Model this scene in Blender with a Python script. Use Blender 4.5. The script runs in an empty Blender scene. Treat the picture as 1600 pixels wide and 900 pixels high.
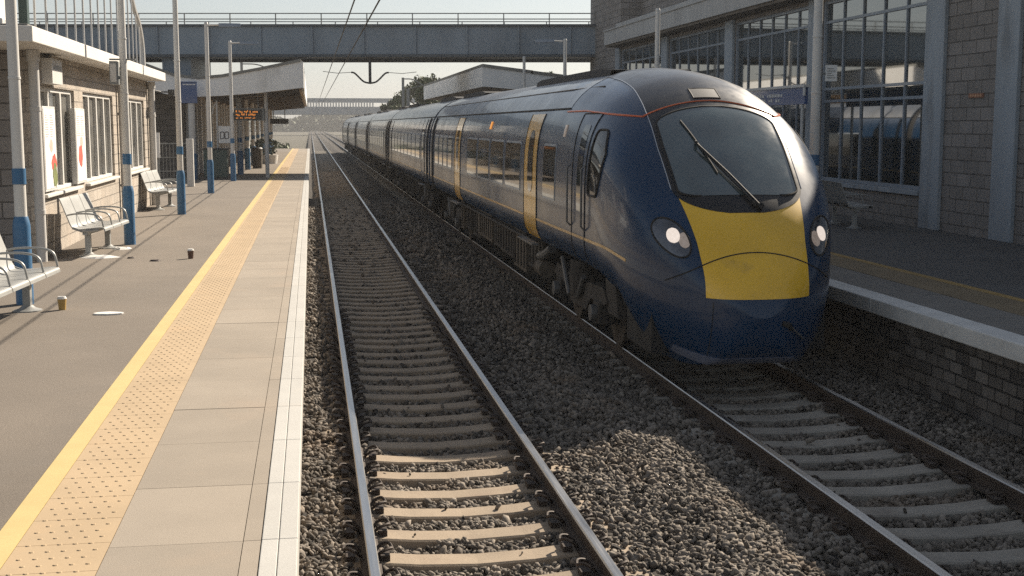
import bpy, math, random
import numpy as np
from mathutils import Vector, Matrix
rnd = random.Random(7)
rng = np.random.default_rng(7)
R = math.radians
scene = bpy.context.scene
COL = scene.collection

# ---------------------------------------------------------------- camera, light, world
F_PX = 2000.0
PITCH = math.atan(255 / F_PX)
YAW = math.atan(315 / F_PX * math.cos(PITCH))
cam_d = bpy.data.cameras.new('camera')
cam_d.sensor_width = 36.0
cam_d.lens = F_PX / 1600 * 36
cam_d.clip_end = 5000
cam = bpy.data.objects.new('camera', cam_d)
COL.objects.link(cam)
cam.location = (0, 0, 2.8)
cam.rotation_euler = (R(90) - PITCH, 0, -YAW)
scene.camera = cam

SUN_TO = Vector((1.08, 1.05, 1.0)).normalized()
sun_el = math.asin(SUN_TO.z)
sun_az = math.atan2(SUN_TO.x, SUN_TO.y)
sl = bpy.data.lights.new('sun', 'SUN')
sl.energy = 5.0
sl.angle = R(0.45)
sl.color = (1.0, 0.875, 0.715)
so = bpy.data.objects.new('sun', sl)
COL.objects.link(so)
so.rotation_euler = (-SUN_TO).to_track_quat('-Z', 'Y').to_euler()
so.location = (30, 30, 40)

world = bpy.data.worlds.new('World')
scene.world = world
world.use_nodes = True
nt = world.node_tree
bg = nt.nodes['Background']
sky = nt.nodes.new('ShaderNodeTexSky')
sky.sky_type = 'NISHITA'
sky.sun_disc = False
sky.sun_elevation = sun_el
sky.sun_rotation = sun_az
sky.air_density = 1.2
sky.dust_density = 0.8
sky.ozone_density = 1.0
hs = nt.nodes.new('ShaderNodeHueSaturation')
hs.inputs['Saturation'].default_value = 0.42
nt.links.new(sky.outputs['Color'], hs.inputs['Color'])
tint = nt.nodes.new('ShaderNodeMix')
tint.data_type = 'RGBA'
tint.blend_type = 'MULTIPLY'
tint.inputs[0].default_value = 1.0
tint.inputs[7].default_value = (0.965, 1.0, 1.05, 1)
nt.links.new(hs.outputs['Color'], tint.inputs[6])
nt.links.new(tint.outputs[2], bg.inputs['Color'])
bg.inputs['Strength'].default_value = 0.05

vs = scene.view_settings
vs.view_transform = 'Standard'
vs.look = 'None'
vs.gamma = 1
vs.exposure = 0.95
scene.render.engine = 'CYCLES'
cy = scene.cycles
cy.use_denoising = False
cy.max_bounces = 7
cy.diffuse_bounces = 3
cy.glossy_bounces = 4
cy.transmission_bounces = 3
cy.volume_bounces = 0
cy.use_adaptive_sampling = True
cy.adaptive_threshold = 0.01
cy.sample_clamp_indirect = 6

# ---------------------------------------------------------------- materials
def _nodes(name):
    m = bpy.data.materials.new(name)
    m.use_nodes = True
    t = m.node_tree
    return m, t, t.nodes['Principled BSDF']

def _ramp(t, fac, stops):
    r = t.nodes.new('ShaderNodeValToRGB')
    el = r.color_ramp.elements
    el[0].position, el[0].color = stops[0][0], (*stops[0][1], 1)
    el[1].position, el[1].color = stops[-1][0], (*stops[-1][1], 1)
    for p, c in stops[1:-1]:
        e = el.new(p)
        e.color = (*c, 1)
    t.links.new(fac, r.inputs['Fac'])
    return r.outputs['Color']

def _noise(t, vec, scale, detail=4, rough=0.55):
    n = t.nodes.new('ShaderNodeTexNoise')
    n.inputs['Scale'].default_value = scale
    n.inputs['Detail'].default_value = detail
    n.inputs['Roughness'].default_value = rough
    t.links.new(vec, n.inputs['Vector'])
    return n.outputs['Fac']

def _mix(t, fac, a, b, mode='MIX'):
    m = t.nodes.new('ShaderNodeMix')
    m.data_type = 'RGBA'
    m.blend_type = mode
    if isinstance(fac, float):
        m.inputs[0].default_value = fac
    else:
        t.links.new(fac, m.inputs[0])
    for i, v in ((6, a), (7, b)):
        if isinstance(v, tuple):
            m.inputs[i].default_value = (*v, 1)
        else:
            t.links.new(v, m.inputs[i])
    return m.outputs[2]

def _scaled(c, k):
    return tuple(min(1.0, max(0.0, v * k)) for v in c)

def mat(name, col, rough=0.6, metal=0.0, var=0.18, vscale=2.0, fine=0.0, fscale=60.0, bump=0.0, bscale=60.0, coat=0.0,
        ior=1.5, island=0.0, dirt=None, dscale=1.2, dstart=0.55, stretch=None, rvar=0.0, emit=None, estr=0.0):
    m, t, b = _nodes(name)
    g = t.nodes.new('ShaderNodeNewGeometry')
    vec = g.outputs['Position']
    if stretch:
        mp = t.nodes.new('ShaderNodeMapping')
        mp.inputs['Scale'].default_value = stretch
        t.links.new(vec, mp.inputs['Vector'])
        vec = mp.outputs['Vector']
    n = _noise(t, vec, vscale)
    c = _ramp(t, n, [(0.28, _scaled(col, 1 - var)), (0.72, _scaled(col, 1 + var))])
    if fine:
        n2 = _noise(t, vec, fscale, 3, 0.7)
        c = _mix(t, 1.0, c, _ramp(t, n2, [(0.3, (1 - fine,) * 3), (0.7, (1 + fine if 1 + fine < 1 else 1.0,) * 3)]), 'MULTIPLY')
    if island:
        c = _mix(t, 1.0, c, _ramp(t, g.outputs['Random Per Island'], [(0, (1 - island,) * 3), (1, (1.0,) * 3)]), 'MULTIPLY')
    if dirt:
        n3 = _noise(t, vec, dscale, 6, 0.65)
        f = _ramp(t, n3, [(dstart, (0, 0, 0)), (dstart + 0.22, (1, 1, 1))])
        c = _mix(t, f, c, dirt)
    t.links.new(c, b.inputs['Base Color'])
    b.inputs['Roughness'].default_value = rough
    if rvar:
        nr = _noise(t, vec, vscale * 1.7, 5, 0.6)
        rr = t.nodes.new('ShaderNodeMapRange')
        rr.inputs[1].default_value = 0.3
        rr.inputs[2].default_value = 0.7
        rr.inputs[3].default_value = max(0.0, rough - rvar)
        rr.inputs[4].default_value = min(1.0, rough + rvar)
        t.links.new(nr, rr.inputs[0])
        t.links.new(rr.outputs[0], b.inputs['Roughness'])
    b.inputs['Metallic'].default_value = metal
    b.inputs['IOR'].default_value = ior
    if coat:
        b.inputs['Coat Weight'].default_value = coat
        b.inputs['Coat Roughness'].default_value = 0.06
    if bump:
        nb = _noise(t, vec, bscale, 4, 0.65)
        bp = t.nodes.new('ShaderNodeBump')
        bp.inputs['Strength'].default_value = 1.0
        bp.inputs['Distance'].default_value = bump
        t.links.new(nb, bp.inputs['Height'])
        t.links.new(bp.outputs['Normal'], b.inputs['Normal'])
    if emit:
        b.inputs['Emission Color'].default_value = (*emit, 1)
        b.inputs['Emission Strength'].default_value = estr
    return m

def brick(name, c1, c2, mortar, bw, bh, ms=0.012, var=0.25, stain=None, bump=0.012):
    m, t, b = _nodes(name)
    g = t.nodes.new('ShaderNodeNewGeometry')
    sp = t.nodes.new('ShaderNodeSeparateXYZ')
    t.links.new(g.outputs['Position'], sp.inputs[0])
    ad = t.nodes.new('ShaderNodeMath')
    t.links.new(sp.outputs[0], ad.inputs[0])
    t.links.new(sp.outputs[1], ad.inputs[1])
    nw = _noise(t, g.outputs['Position'], 9.0, 3)
    wob = t.nodes.new('ShaderNodeMath')
    wob.operation = 'MULTIPLY_ADD'
    wob.inputs[1].default_value = ms * 1.6
    t.links.new(nw, wob.inputs[0])
    t.links.new(sp.outputs[2], wob.inputs[2])
    cb = t.nodes.new('ShaderNodeCombineXYZ')
    t.links.new(ad.outputs[0], cb.inputs[0])
    t.links.new(wob.outputs[0], cb.inputs[1])
    k = t.nodes.new('ShaderNodeTexBrick')
    k.inputs['Scale'].default_value = 1.0
    k.inputs['Brick Width'].default_value = bw
    k.inputs['Row Height'].default_value = bh
    k.inputs['Mortar Size'].default_value = ms
    k.inputs['Mortar Smooth'].default_value = 0.4
    k.inputs['Bias'].default_value = 0.0
    k.inputs['Color1'].default_value = (*c1, 1)
    k.inputs['Color2'].default_value = (*c2, 1)
    k.inputs['Mortar'].default_value = (*mortar, 1)
    t.links.new(cb.outputs[0], k.inputs['Vector'])
    n1 = _noise(t, g.outputs['Position'], 1.1, 5)
    n2 = _noise(t, g.outputs['Position'], 30.0, 5, 0.7)
    c = _mix(t, 1.0, k.outputs['Color'], _ramp(t, n1, [(0.3, (1 - var,) * 3), (0.7, (1.0,) * 3)]), 'MULTIPLY')
    c = _mix(t, 1.0, c, _ramp(t, n2, [(0.3, (0.72,) * 3), (0.7, (1.0,) * 3)]), 'MULTIPLY')
    if stain:
        n3 = _noise(t, g.outputs['Position'], 1.7, 6, 0.7)
        c = _mix(t, _ramp(t, n3, [(0.5, (0, 0, 0)), (0.72, (1, 1, 1))]), c, stain)
    t.links.new(c, b.inputs['Base Color'])
    b.inputs['Roughness'].default_value = 0.9
    h = t.nodes.new('ShaderNodeMath')
    h.operation = 'MULTIPLY_ADD'
    h.inputs[1].default_value = -1.0
    t.links.new(k.outputs['Fac'], h.inputs[0])
    h2 = t.nodes.new('ShaderNodeMath')
    h2.operation = 'MULTIPLY'
    h2.inputs[1].default_value = 0.9
    t.links.new(n2, h2.inputs[0])
    t.links.new(h2.outputs[0], h.inputs[2])
    bp = t.nodes.new('ShaderNodeBump')
    bp.inputs['Distance'].default_value = bump
    t.links.new(h.outputs[0], bp.inputs['Height'])
    t.links.new(bp.outputs['Normal'], b.inputs['Normal'])
    return m

M = {}
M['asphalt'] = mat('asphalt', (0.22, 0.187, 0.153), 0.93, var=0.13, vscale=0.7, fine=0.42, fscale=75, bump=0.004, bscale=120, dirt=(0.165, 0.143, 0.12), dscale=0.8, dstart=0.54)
M['asphalt_shaded'] = mat('asphalt_shaded', (0.115, 0.115, 0.115), 0.93, var=0.18, vscale=0.9, fine=0.45, fscale=150, bump=0.005, bscale=150)  # right platform asphalt, its shade put into a darker colour
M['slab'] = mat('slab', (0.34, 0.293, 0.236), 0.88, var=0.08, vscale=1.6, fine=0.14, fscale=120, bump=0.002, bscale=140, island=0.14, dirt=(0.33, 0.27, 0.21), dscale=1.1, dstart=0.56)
M['slab_shaded'] = mat('slab_shaded', (0.2, 0.19, 0.175), 0.9, var=0.12, vscale=1.6, fine=0.2, fscale=120, bump=0.002, bscale=140, island=0.2)  # slab copy darkened in colour for the shaded right platform
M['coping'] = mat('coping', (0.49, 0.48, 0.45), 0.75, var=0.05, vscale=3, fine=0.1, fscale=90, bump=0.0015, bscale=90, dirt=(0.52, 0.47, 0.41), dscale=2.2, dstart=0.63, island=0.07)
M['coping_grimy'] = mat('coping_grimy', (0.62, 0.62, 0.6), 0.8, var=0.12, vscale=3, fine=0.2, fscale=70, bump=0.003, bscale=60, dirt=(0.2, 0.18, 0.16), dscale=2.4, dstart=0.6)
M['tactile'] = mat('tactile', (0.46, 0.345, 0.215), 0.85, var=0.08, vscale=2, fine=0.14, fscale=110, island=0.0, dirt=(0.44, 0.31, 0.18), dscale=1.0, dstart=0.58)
M['tactile_shaded'] = mat('tactile_shaded', (0.2, 0.15, 0.085), 0.9, var=0.15, vscale=2, fine=0.2, fscale=90)  # tactile copy with the right platform's shade painted in
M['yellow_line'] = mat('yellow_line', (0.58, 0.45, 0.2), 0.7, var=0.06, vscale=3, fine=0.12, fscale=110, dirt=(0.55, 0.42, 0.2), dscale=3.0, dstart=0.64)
M['yellow_line_shaded'] = mat('yellow_line_shaded', (0.33, 0.21, 0.055), 0.8, var=0.14, vscale=3, fine=0.2, fscale=90)  # same line paint, colour lowered to carry the right side's shade
M['platform_side'] = brick('platform_side', (0.25, 0.225, 0.2), (0.07, 0.063, 0.058), (0.03, 0.028, 0.026), 0.26, 0.125, 0.012, 0.5, (0.2, 0.18, 0.165))
M['platform_face'] = mat('platform_face', (0.3, 0.26, 0.21), 0.9, var=0.3, vscale=4, bump=0.006, bscale=30)
M['block_tan'] = brick('block_tan', (0.56, 0.5, 0.43), (0.46, 0.41, 0.35), (0.34, 0.305, 0.265), 0.46, 0.2, 0.012, 0.2, (0.45, 0.385, 0.32), 0.02)
M['block_grey'] = brick('block_grey', (0.37, 0.345, 0.33), (0.28, 0.26, 0.245), (0.14, 0.13, 0.12), 0.5, 0.24, 0.012, 0.3, (0.25, 0.23, 0.215), 0.016)
M['block_dark'] = brick('block_dark', (0.2, 0.17, 0.145), (0.14, 0.12, 0.1), (0.09, 0.08, 0.07), 0.42, 0.2, 0.012, 0.3)
M['ballast_bed'] = mat('ballast_bed', (0.06, 0.052, 0.045), 0.95, var=0.3, vscale=6, fine=0.75, fscale=34, bump=0.035, bscale=24)
M['stone'] = mat('stone', (0.31, 0.268, 0.222), 0.9, var=0.2, vscale=1.1, fine=0.35, fscale=70, island=0.85, bump=0.002, bscale=120, dirt=(0.19, 0.135, 0.09), dscale=0.8, dstart=0.54)
M['sleeper'] = mat('sleeper', (0.33, 0.265, 0.195), 0.92, var=0.16, vscale=2.4, fine=0.25, fscale=80, bump=0.003, bscale=70, dirt=(0.25, 0.19, 0.14), dscale=2.6, dstart=0.55)
M['sleeper_shaded'] = mat('sleeper_shaded', (0.31, 0.285, 0.245), 0.92, var=0.2, vscale=2.4, fine=0.25, fscale=80, bump=0.003, bscale=70, dirt=(0.19, 0.165, 0.14), dscale=2.6, dstart=0.52)  # greyer sleeper copy, shade tone put into the colour
M['rail_top'] = mat('rail_top', (0.42, 0.42, 0.42), 0.32, 1.0, var=0.1, vscale=2, rvar=0.08, stretch=(8, 0.3, 1))
M['rail_side'] = mat('rail_side', (0.055, 0.038, 0.028), 0.8, 0.0, var=0.3, vscale=7, fine=0.3, fscale=60, bump=0.002)
M['clip'] = mat('clip', (0.05, 0.037, 0.03), 0.7, 0.3, var=0.3, vscale=9)
M['navy'] = mat('navy', (0.004, 0.030, 0.080), 0.31, var=0.2, vscale=0.8, coat=0.25, rvar=0.07, ior=1.38, dirt=(0.010, 0.033, 0.07), dscale=0.9, dstart=0.58)
M['navy_roof_sheen'] = mat('navy_roof_sheen', (0.14, 0.155, 0.18), 0.40, var=0.25, vscale=1.2, coat=0.3, rvar=0.1, dirt=(0.13, 0.125, 0.12), dscale=1.3, dstart=0.5)  # roof colour lightened to carry a sheen of sun and sky
M['cap_black'] = mat('cap_black', (0.010, 0.010, 0.012), 0.32, var=0.3, vscale=3, coat=0.1, ior=1.4, rvar=0.06, dirt=(0.018, 0.017, 0.016), dscale=1.7, dstart=0.55)
M['train_yellow'] = mat('train_yellow', (0.88, 0.52, 0.025), 0.42, var=0.1, vscale=1.6, coat=0.45, rvar=0.1, fine=0.1, fscale=40, dirt=(0.42, 0.27, 0.06), dscale=1.8, dstart=0.6)
M['door_yellow'] = mat('door_yellow', (0.60, 0.34, 0.04), 0.38, var=0.12, vscale=2, coat=0.5, rvar=0.1, dirt=(0.36, 0.22, 0.06), dscale=2, dstart=0.6)
M['gold'] = mat('gold', (0.5, 0.3, 0.1), 0.4, var=0.15, vscale=3, coat=0.3)
M['orange'] = mat('orange', (0.62, 0.14, 0.045), 0.4, var=0.08, coat=0.3)
M['silver'] = mat('silver', (0.4, 0.42, 0.45), 0.34, 0.9, var=0.05)
M['windscreen'] = mat('windscreen', (0.05, 0.075, 0.08), 0.12, var=0.35, vscale=2.2, ior=2.1, rvar=0.05, fine=0.2, fscale=50)
M['pane'] = mat('pane', (0.012, 0.012, 0.011), 0.045, var=0.3, vscale=1.2, ior=1.5)
M['glass_big'] = mat('glass_big', (0.02, 0.028, 0.03), 0.03, var=0.3, vscale=0.6, ior=3.6)
M['glass_left'] = mat('glass_left', (0.15, 0.148, 0.138), 0.08, var=0.45, vscale=1.3, ior=1.8, dirt=(0.045, 0.047, 0.045), dscale=1.6, dstart=0.45)
M['rubber'] = mat('rubber', (0.01, 0.01, 0.011), 0.75, var=0.2)
M['grime'] = mat('grime', (0.035, 0.03, 0.026), 0.8, 0.0, var=0.4, vscale=5, fine=0.3, fscale=40)
M['grime_tan'] = mat('grime_tan', (0.085, 0.068, 0.05), 0.75, var=0.3, vscale=3, fine=0.2, fscale=30)
M['wheel'] = mat('wheel', (0.06, 0.05, 0.042), 0.6, 0.5, var=0.3, vscale=6)
M['dull_silver'] = mat('dull_silver', (0.13, 0.13, 0.13), 0.55, 0.4, var=0.25, vscale=7)
M['lamp_lit'] = mat('lamp_lit', (0.6, 0.56, 0.52), 0.25, var=0.4, vscale=38, emit=(1.0, 0.84, 0.72), estr=0.36)
M['lamp_housing'] = mat('lamp_housing', (0.075, 0.085, 0.105), 0.12, 0.3, var=0.5, vscale=9, coat=1.0)
M['lamp_dim'] = mat('lamp_dim', (0.42, 0.37, 0.33), 0.2, 0.3, var=0.4, vscale=30, emit=(1.0, 0.75, 0.58), estr=0.06)
M['amber'] = mat('amber', (0.6, 0.25, 0.05), 0.4, emit=(1.0, 0.4, 0.08), estr=0.35)
M['white_paint'] = mat('white_paint', (0.62, 0.61, 0.58), 0.55, var=0.06, vscale=3, dirt=(0.5, 0.46, 0.4), dscale=2.2, dstart=0.62, fine=0.08, fscale=40)
M['grey_white'] = mat('grey_white', (0.55, 0.54, 0.52), 0.6, var=0.08, vscale=2, dirt=(0.38, 0.36, 0.33), dscale=1.6, dstart=0.58)
M['fascia'] = mat('fascia', (0.64, 0.62, 0.58), 0.7, var=0.05, vscale=1.5, dirt=(0.6, 0.54, 0.46), dscale=1.8, dstart=0.6, stretch=(1, 1, 0.25))
M['canopy_white'] = mat('canopy_white', (0.78, 0.78, 0.765), 0.65, var=0.06, vscale=1.0, dirt=(0.5, 0.49, 0.46), dscale=1.2, dstart=0.55, stretch=(1, 1, 0.3))
M['canopy_edge'] = mat('canopy_edge', (0.2, 0.2, 0.185), 0.8, var=0.2, vscale=2)
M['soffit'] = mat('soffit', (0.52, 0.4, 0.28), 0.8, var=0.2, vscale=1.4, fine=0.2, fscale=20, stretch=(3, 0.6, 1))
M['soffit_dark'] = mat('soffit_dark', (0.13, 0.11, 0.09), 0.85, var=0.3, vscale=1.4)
M['blue_post'] = mat('blue_post', (0.03, 0.125, 0.26), 0.5, var=0.14, vscale=4, coat=0.2, dirt=(0.08, 0.16, 0.24), dscale=3, dstart=0.62)
M['blue_sign'] = mat('blue_sign', (0.02, 0.065, 0.2), 0.4, var=0.1, coat=0.3)
M['bench_metal'] = mat('bench_metal', (0.35, 0.355, 0.345), 0.45, 0.25, var=0.08, vscale=5, fine=0.15, fscale=220, dirt=(0.32, 0.31, 0.28), dscale=4, dstart=0.58)
M['concrete'] = mat('concrete', (0.45, 0.45, 0.44), 0.8, var=0.12, vscale=1.4, fine=0.15, fscale=30, dirt=(0.24, 0.235, 0.23), dscale=1.0, dstart=0.55, stretch=(1, 1, 0.35))
M['grey_blue'] = mat('grey_blue', (0.30, 0.34, 0.38), 0.65, var=0.12, vscale=1.2, dirt=(0.15, 0.16, 0.17), dscale=1.5, dstart=0.55, stretch=(1, 1, 0.3))
M['frame_blue'] = mat('frame_blue', (0.23, 0.27, 0.32), 0.5, var=0.1, vscale=2, coat=0.2)
M['girder'] = mat('girder', (0.215, 0.262, 0.31), 0.6, var=0.16, vscale=0.8, dirt=(0.13, 0.175, 0.22), dscale=0.7, dstart=0.52, stretch=(1, 1, 0.35))
M['girder_dark'] = mat('girder_dark', (0.07, 0.085, 0.1), 0.7, var=0.2, vscale=1)
M['steel_grey'] = mat('steel_grey', (0.2, 0.21, 0.21), 0.55, 0.3, var=0.15, vscale=3)
M['dark_steel'] = mat('dark_steel', (0.06, 0.062, 0.065), 0.6, 0.2, var=0.2, vscale=3)
M['dark_green'] = mat('dark_green', (0.03, 0.06, 0.055), 0.5, var=0.15)
M['black_panel'] = mat('black_panel', (0.012, 0.012, 0.012), 0.4)
M['led'] = mat('led', (0.6, 0.2, 0.03), 0.5, emit=(1.0, 0.32, 0.05), estr=0.28)
M['paper'] = mat('paper', (0.78, 0.77, 0.74), 0.55, var=0.03, coat=0.1)
M['ink'] = mat('ink', (0.32, 0.32, 0.31), 0.7)
M['ink_dark'] = mat('ink_dark', (0.05, 0.05, 0.06), 0.7)
M['red_print'] = mat('red_print', (0.62, 0.09, 0.06), 0.6, var=0.4, vscale=14)
M['pink_print'] = mat('pink_print', (0.72, 0.42, 0.36), 0.6, var=0.15, vscale=14)
M['green_print'] = mat('green_print', (0.17, 0.2, 0.06), 0.6, var=0.4, vscale=14)
M['terracotta'] = mat('terracotta', (0.26, 0.12, 0.075), 0.8, var=0.3, vscale=14)
M['cup_tan'] = mat('cup_tan', (0.42, 0.27, 0.08), 0.6, var=0.15, vscale=20)
M['cup_brown'] = mat('cup_brown', (0.09, 0.04, 0.025), 0.55, var=0.2, vscale=20)
M['litter_dark'] = mat('litter_dark', (0.06, 0.045, 0.04), 0.8)
M['ground'] = mat('ground', (0.1, 0.092, 0.065), 0.95, var=0.35, vscale=0.15, fine=0.4, fscale=3)
M['bark'] = mat('bark', (0.07, 0.055, 0.04), 0.9, var=0.3, vscale=5)
M['leaf'] = mat('leaf', (0.085, 0.115, 0.035), 0.7, var=0.3, vscale=0.9, island=0.5)
M['leaf_far'] = mat('leaf_far', (0.05, 0.07, 0.035), 0.8, var=0.3, vscale=0.5, island=0.5)
M['roof_felt'] = mat('roof_felt', (0.19, 0.185, 0.175), 0.9, var=0.2, vscale=1)
M['mud'] = mat('mud', (0.28, 0.22, 0.16), 0.9, var=0.2)

# ---------------------------------------------------------------- mesh helpers
ORG = {}

class MB:
    def __init__(s):
        s.v, s.f, s.m = [], [], []

    def add(s, verts, faces, m=0):
        o = len(s.v)
        s.v.extend(tuple(map(float, p)) for p in verts)
        for f in faces:
            s.f.append(tuple(i + o for i in f))
            s.m.append(m)
        return s

    def box(s, x0, x1, y0, y1, z0, z1, m=0):
        return s.add([(x0, y0, z0), (x1, y0, z0), (x1, y1, z0), (x0, y1, z0), (x0, y0, z1), (x1, y0, z1), (x1, y1, z1), (x0, y1, z1)],
                     [(0, 3, 2, 1), (4, 5, 6, 7), (0, 1, 5, 4), (1, 2, 6, 5), (2, 3, 7, 6), (3, 0, 4, 7)], m)

    def bar(s, p, q, w, h=None, m=0, up=(0, 0, 1)):
        """rectangular bar from p to q"""
        h = h or w
        p, q = Vector(p), Vector(q)
        d = (q - p).normalized()
        u = Vector(up)
        if abs(d.dot(u)) > 0.95:
            u = Vector((0, 1, 0))
        a = d.cross(u).normalized() * (w / 2)
        b = a.cross(d).normalized() * (h / 2)
        vs_ = [c + e for c in (p, q) for e in (-a - b, a - b, a + b, -a + b)]
        return s.add(vs_, [(0, 1, 2, 3), (7, 6, 5, 4), (0, 4, 5, 1), (1, 5, 6, 2), (2, 6, 7, 3), (3, 7, 4, 0)], m)

    def tube(s, pts, r, n=8, m=0, cap=True):
        pts = [Vector(p) for p in pts]
        rs = r if isinstance(r, (list, tuple)) else [r] * len(pts)
        rings, prev = [], None
        for i, p in enumerate(pts):
            d = (pts[min(i + 1, len(pts) - 1)] - pts[max(i - 1, 0)])
            d = d.normalized() if d.length > 1e-9 else Vector((0, 0, 1))
            if prev is None:
                u = Vector((0, 0, 1)) if abs(d.z) < 0.9 else Vector((0, 1, 0))
                a = d.cross(u).normalized()
            else:
                a = (prev - d * prev.dot(d)).normalized()
            prev = a
            b = d.cross(a)
            rings.append([p + (a * math.cos(2 * math.pi * k / n) + b * math.sin(2 * math.pi * k / n)) * rs[i] for k in range(n)])
        vs_ = [q for rg in rings for q in rg]
        fs = []
        for i in range(len(rings) - 1):
            for k in range(n):
                fs.append((i * n + k, i * n + (k + 1) % n, (i + 1) * n + (k + 1) % n, (i + 1) * n + k))
        if cap:
            fs.append(tuple(range(n - 1, -1, -1)))
            fs.append(tuple((len(rings) - 1) * n + k for k in range(n)))
        return s.add(vs_, fs, m)

    def cyl(s, x, y, z0, z1, r, r1=None, n=16, m=0):
        return s.tube([(x, y, z0), (x, y, z1)], [r, r if r1 is None else r1], n, m)

    def prism(s, poly, axis, a0, a1, m=0):
        """polygon of 2-D points extruded along axis (0: points are (y,z), 1: (x,z), 2: (x,y))"""
        n = len(poly)
        def P(p, a):
            return (a, p[0], p[1]) if axis == 0 else (p[0], a, p[1]) if axis == 1 else (p[0], p[1], a)
        vs_ = [P(p, a0) for p in poly] + [P(p, a1) for p in poly]
        fs = [tuple(range(n)), tuple(range(2 * n - 1, n - 1, -1))]
        fs += [(i, i + n, (i + 1) % n + n, (i + 1) % n) for i in range(n)]
        return s.add(vs_, fs, m)

    def grid(s, P, m=0, flip=False):
        """P: array (a, b, 3)"""
        a, b = P.shape[:2]
        fs = []
        for i in range(a - 1):
            for j in range(b - 1):
                f = (i * b + j, i * b + j + 1, (i + 1) * b + j + 1, (i + 1) * b + j)
                fs.append(f[::-1] if flip else f)
        return s.add(P.reshape(-1, 3).tolist(), fs, m)

    def build(s, name, mats, parent=None, loc=None, smooth=False, bevel=0.0, recalc=True, sharp=35):
        me = bpy.data.meshes.new(name)
        if parent is not None:
            o0 = ORG[parent.name]
        else:
            o0 = Vector(loc) if loc is not None else Vector((0, 0, 0))
        vs_ = [(p[0] - o0[0], p[1] - o0[1], p[2] - o0[2]) for p in s.v]
        me.from_pydata(vs_, [], s.f)
        if not isinstance(mats, (list, tuple)):
            mats = [mats]
        for k in mats:
            me.materials.append(M[k] if isinstance(k, str) else k)
        me.polygons.foreach_set('material_index', s.m)
        if recalc:
            import bmesh
            bm = bmesh.new()
            bm.from_mesh(me)
            bmesh.ops.recalc_face_normals(bm, faces=bm.faces)
            bm.to_mesh(me)
            bm.free()
        if smooth:
            me.polygons.foreach_set('use_smooth', [True] * len(me.polygons))
            me.set_sharp_from_angle(angle=R(sharp))
        me.update()
        o = bpy.data.objects.new(name, me)
        COL.objects.link(o)
        if parent is not None:
            o.parent = parent
        else:
            o.location = o0
        ORG[o.name] = Vector(o0)
        if bevel:
            b = o.modifiers.new('bevel', 'BEVEL')
            b.width = bevel
            b.segments = 2
            b.limit_method = 'ANGLE'
            b.angle_limit = R(40)
        return o

def tag(o, label=None, cat=None, group=None, kind=None):
    if label: o['label'] = label
    if cat: o['category'] = cat
    if group: o['group'] = group
    if kind: o['kind'] = kind
    return o

def thing(name, loc, label, cat, group=None):
    o = bpy.data.objects.new(name, None)
    o.empty_display_size = 0.2
    COL.objects.link(o)
    o.location = loc
    ORG[o.name] = Vector(loc)
    return tag(o, label, cat, group)

def copy_tree(o, parent=None):
    c = o.copy()
    COL.objects.link(c)
    ORG[c.name] = ORG[o.name]
    if parent is not None:
        c.parent = parent
    for ch in list(o.children):
        copy_tree(ch, c)
    return c

def structure(o):
    o['kind'] = 'structure'
    return o

def bez(pts, n=10):
    """Catmull-Rom through the points"""
    pts = [Vector(p) for p in pts]
    P = [pts[0] * 2 - pts[1]] + pts + [pts[-1] * 2 - pts[-2]]
    out = []
    for i in range(1, len(P) - 2):
        for k in range(n):
            t = k / n
            a, b, c, d = P[i - 1], P[i], P[i + 1], P[i + 2]
            out.append(0.5 * ((2 * b) + (c - a) * t + (2 * a - 5 * b + 4 * c - d) * t * t + (3 * b - a - 3 * c + d) * t ** 3))
    out.append(pts[-1])
    return out

def text_part(name, body, size, material, parent, loc, rot, extrude=0.002):
    cu = bpy.data.curves.new(name, 'FONT')
    cu.body = body
    cu.size = size
    cu.align_x = 'CENTER'
    cu.align_y = 'CENTER'
    cu.extrude = extrude
    tmp = bpy.data.objects.new(name + '_outline', cu)
    COL.objects.link(tmp)
    dg = bpy.context.evaluated_depsgraph_get()
    me = bpy.data.meshes.new_from_object(tmp.evaluated_get(dg))
    bpy.data.objects.remove(tmp)
    bpy.data.curves.remove(cu)
    me.materials.clear()
    me.materials.append(M[material])
    o = bpy.data.objects.new(name, me)
    COL.objects.link(o)
    o.parent = parent
    o.location = Vector(loc) - ORG[parent.name]
    o.rotation_euler = rot
    ORG[o.name] = ORG[parent.name]
    return o

# ---------------------------------------------------------------- layout constants
ZP = 0.8            # platform top (rail top is z = 0)
EDGE_L, EDGE_R = -0.10, 6.38
T1, T2 = 1.10, 4.64
G2 = 0.7525
Y_END = 111.0
XW = -4.0           # left building wall
XB = 11.8           # right building wall

# ---------------------------------------------------------------- ground
g = MB()
g.add([(-600, -300, -0.5), (600, -300, -0.5), (600, 1500, -0.5), (-600, 1500, -0.5)], [(0, 1, 2, 3)])
structure(g.build('ground', 'ground'))

def hb(X, Y):
    X = np.asarray(X, float)
    Y = np.asarray(Y, float)
    h = np.full(X.shape, -0.185)
    for c in (T1, T2):
        ins = np.exp(-((X - c) / 0.62) ** 6)
        h = h - 0.05 * ins
    h = h + 0.115 * np.exp(-((X - 2.87) / 0.42) ** 2)
    h = h + 0.05 * np.exp(-((X + 0.15) / 0.3) ** 2)
    h = h + 0.016 * np.sin(X * 5.1 + Y * 1.3) * np.sin(Y * 2.1 - X * 1.7) + 0.01 * np.sin(Y * 6.3 + X * 9.0)
    return h

nx, ny = 70, 330
xs = np.linspace(-0.4, 6.9, nx)
ys = np.concatenate([np.linspace(3, 40, 230), np.linspace(40.5, 260, 100), np.linspace(265, 580, 60)])
XX, YY = np.meshgrid(xs, ys)
P = np.stack([XX, YY, hb(XX, YY) - 0.012], -1)
g = MB()
g.grid(P)
structure(g.build('track_bed', 'ballast_bed', smooth=True, sharp=180))

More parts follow.
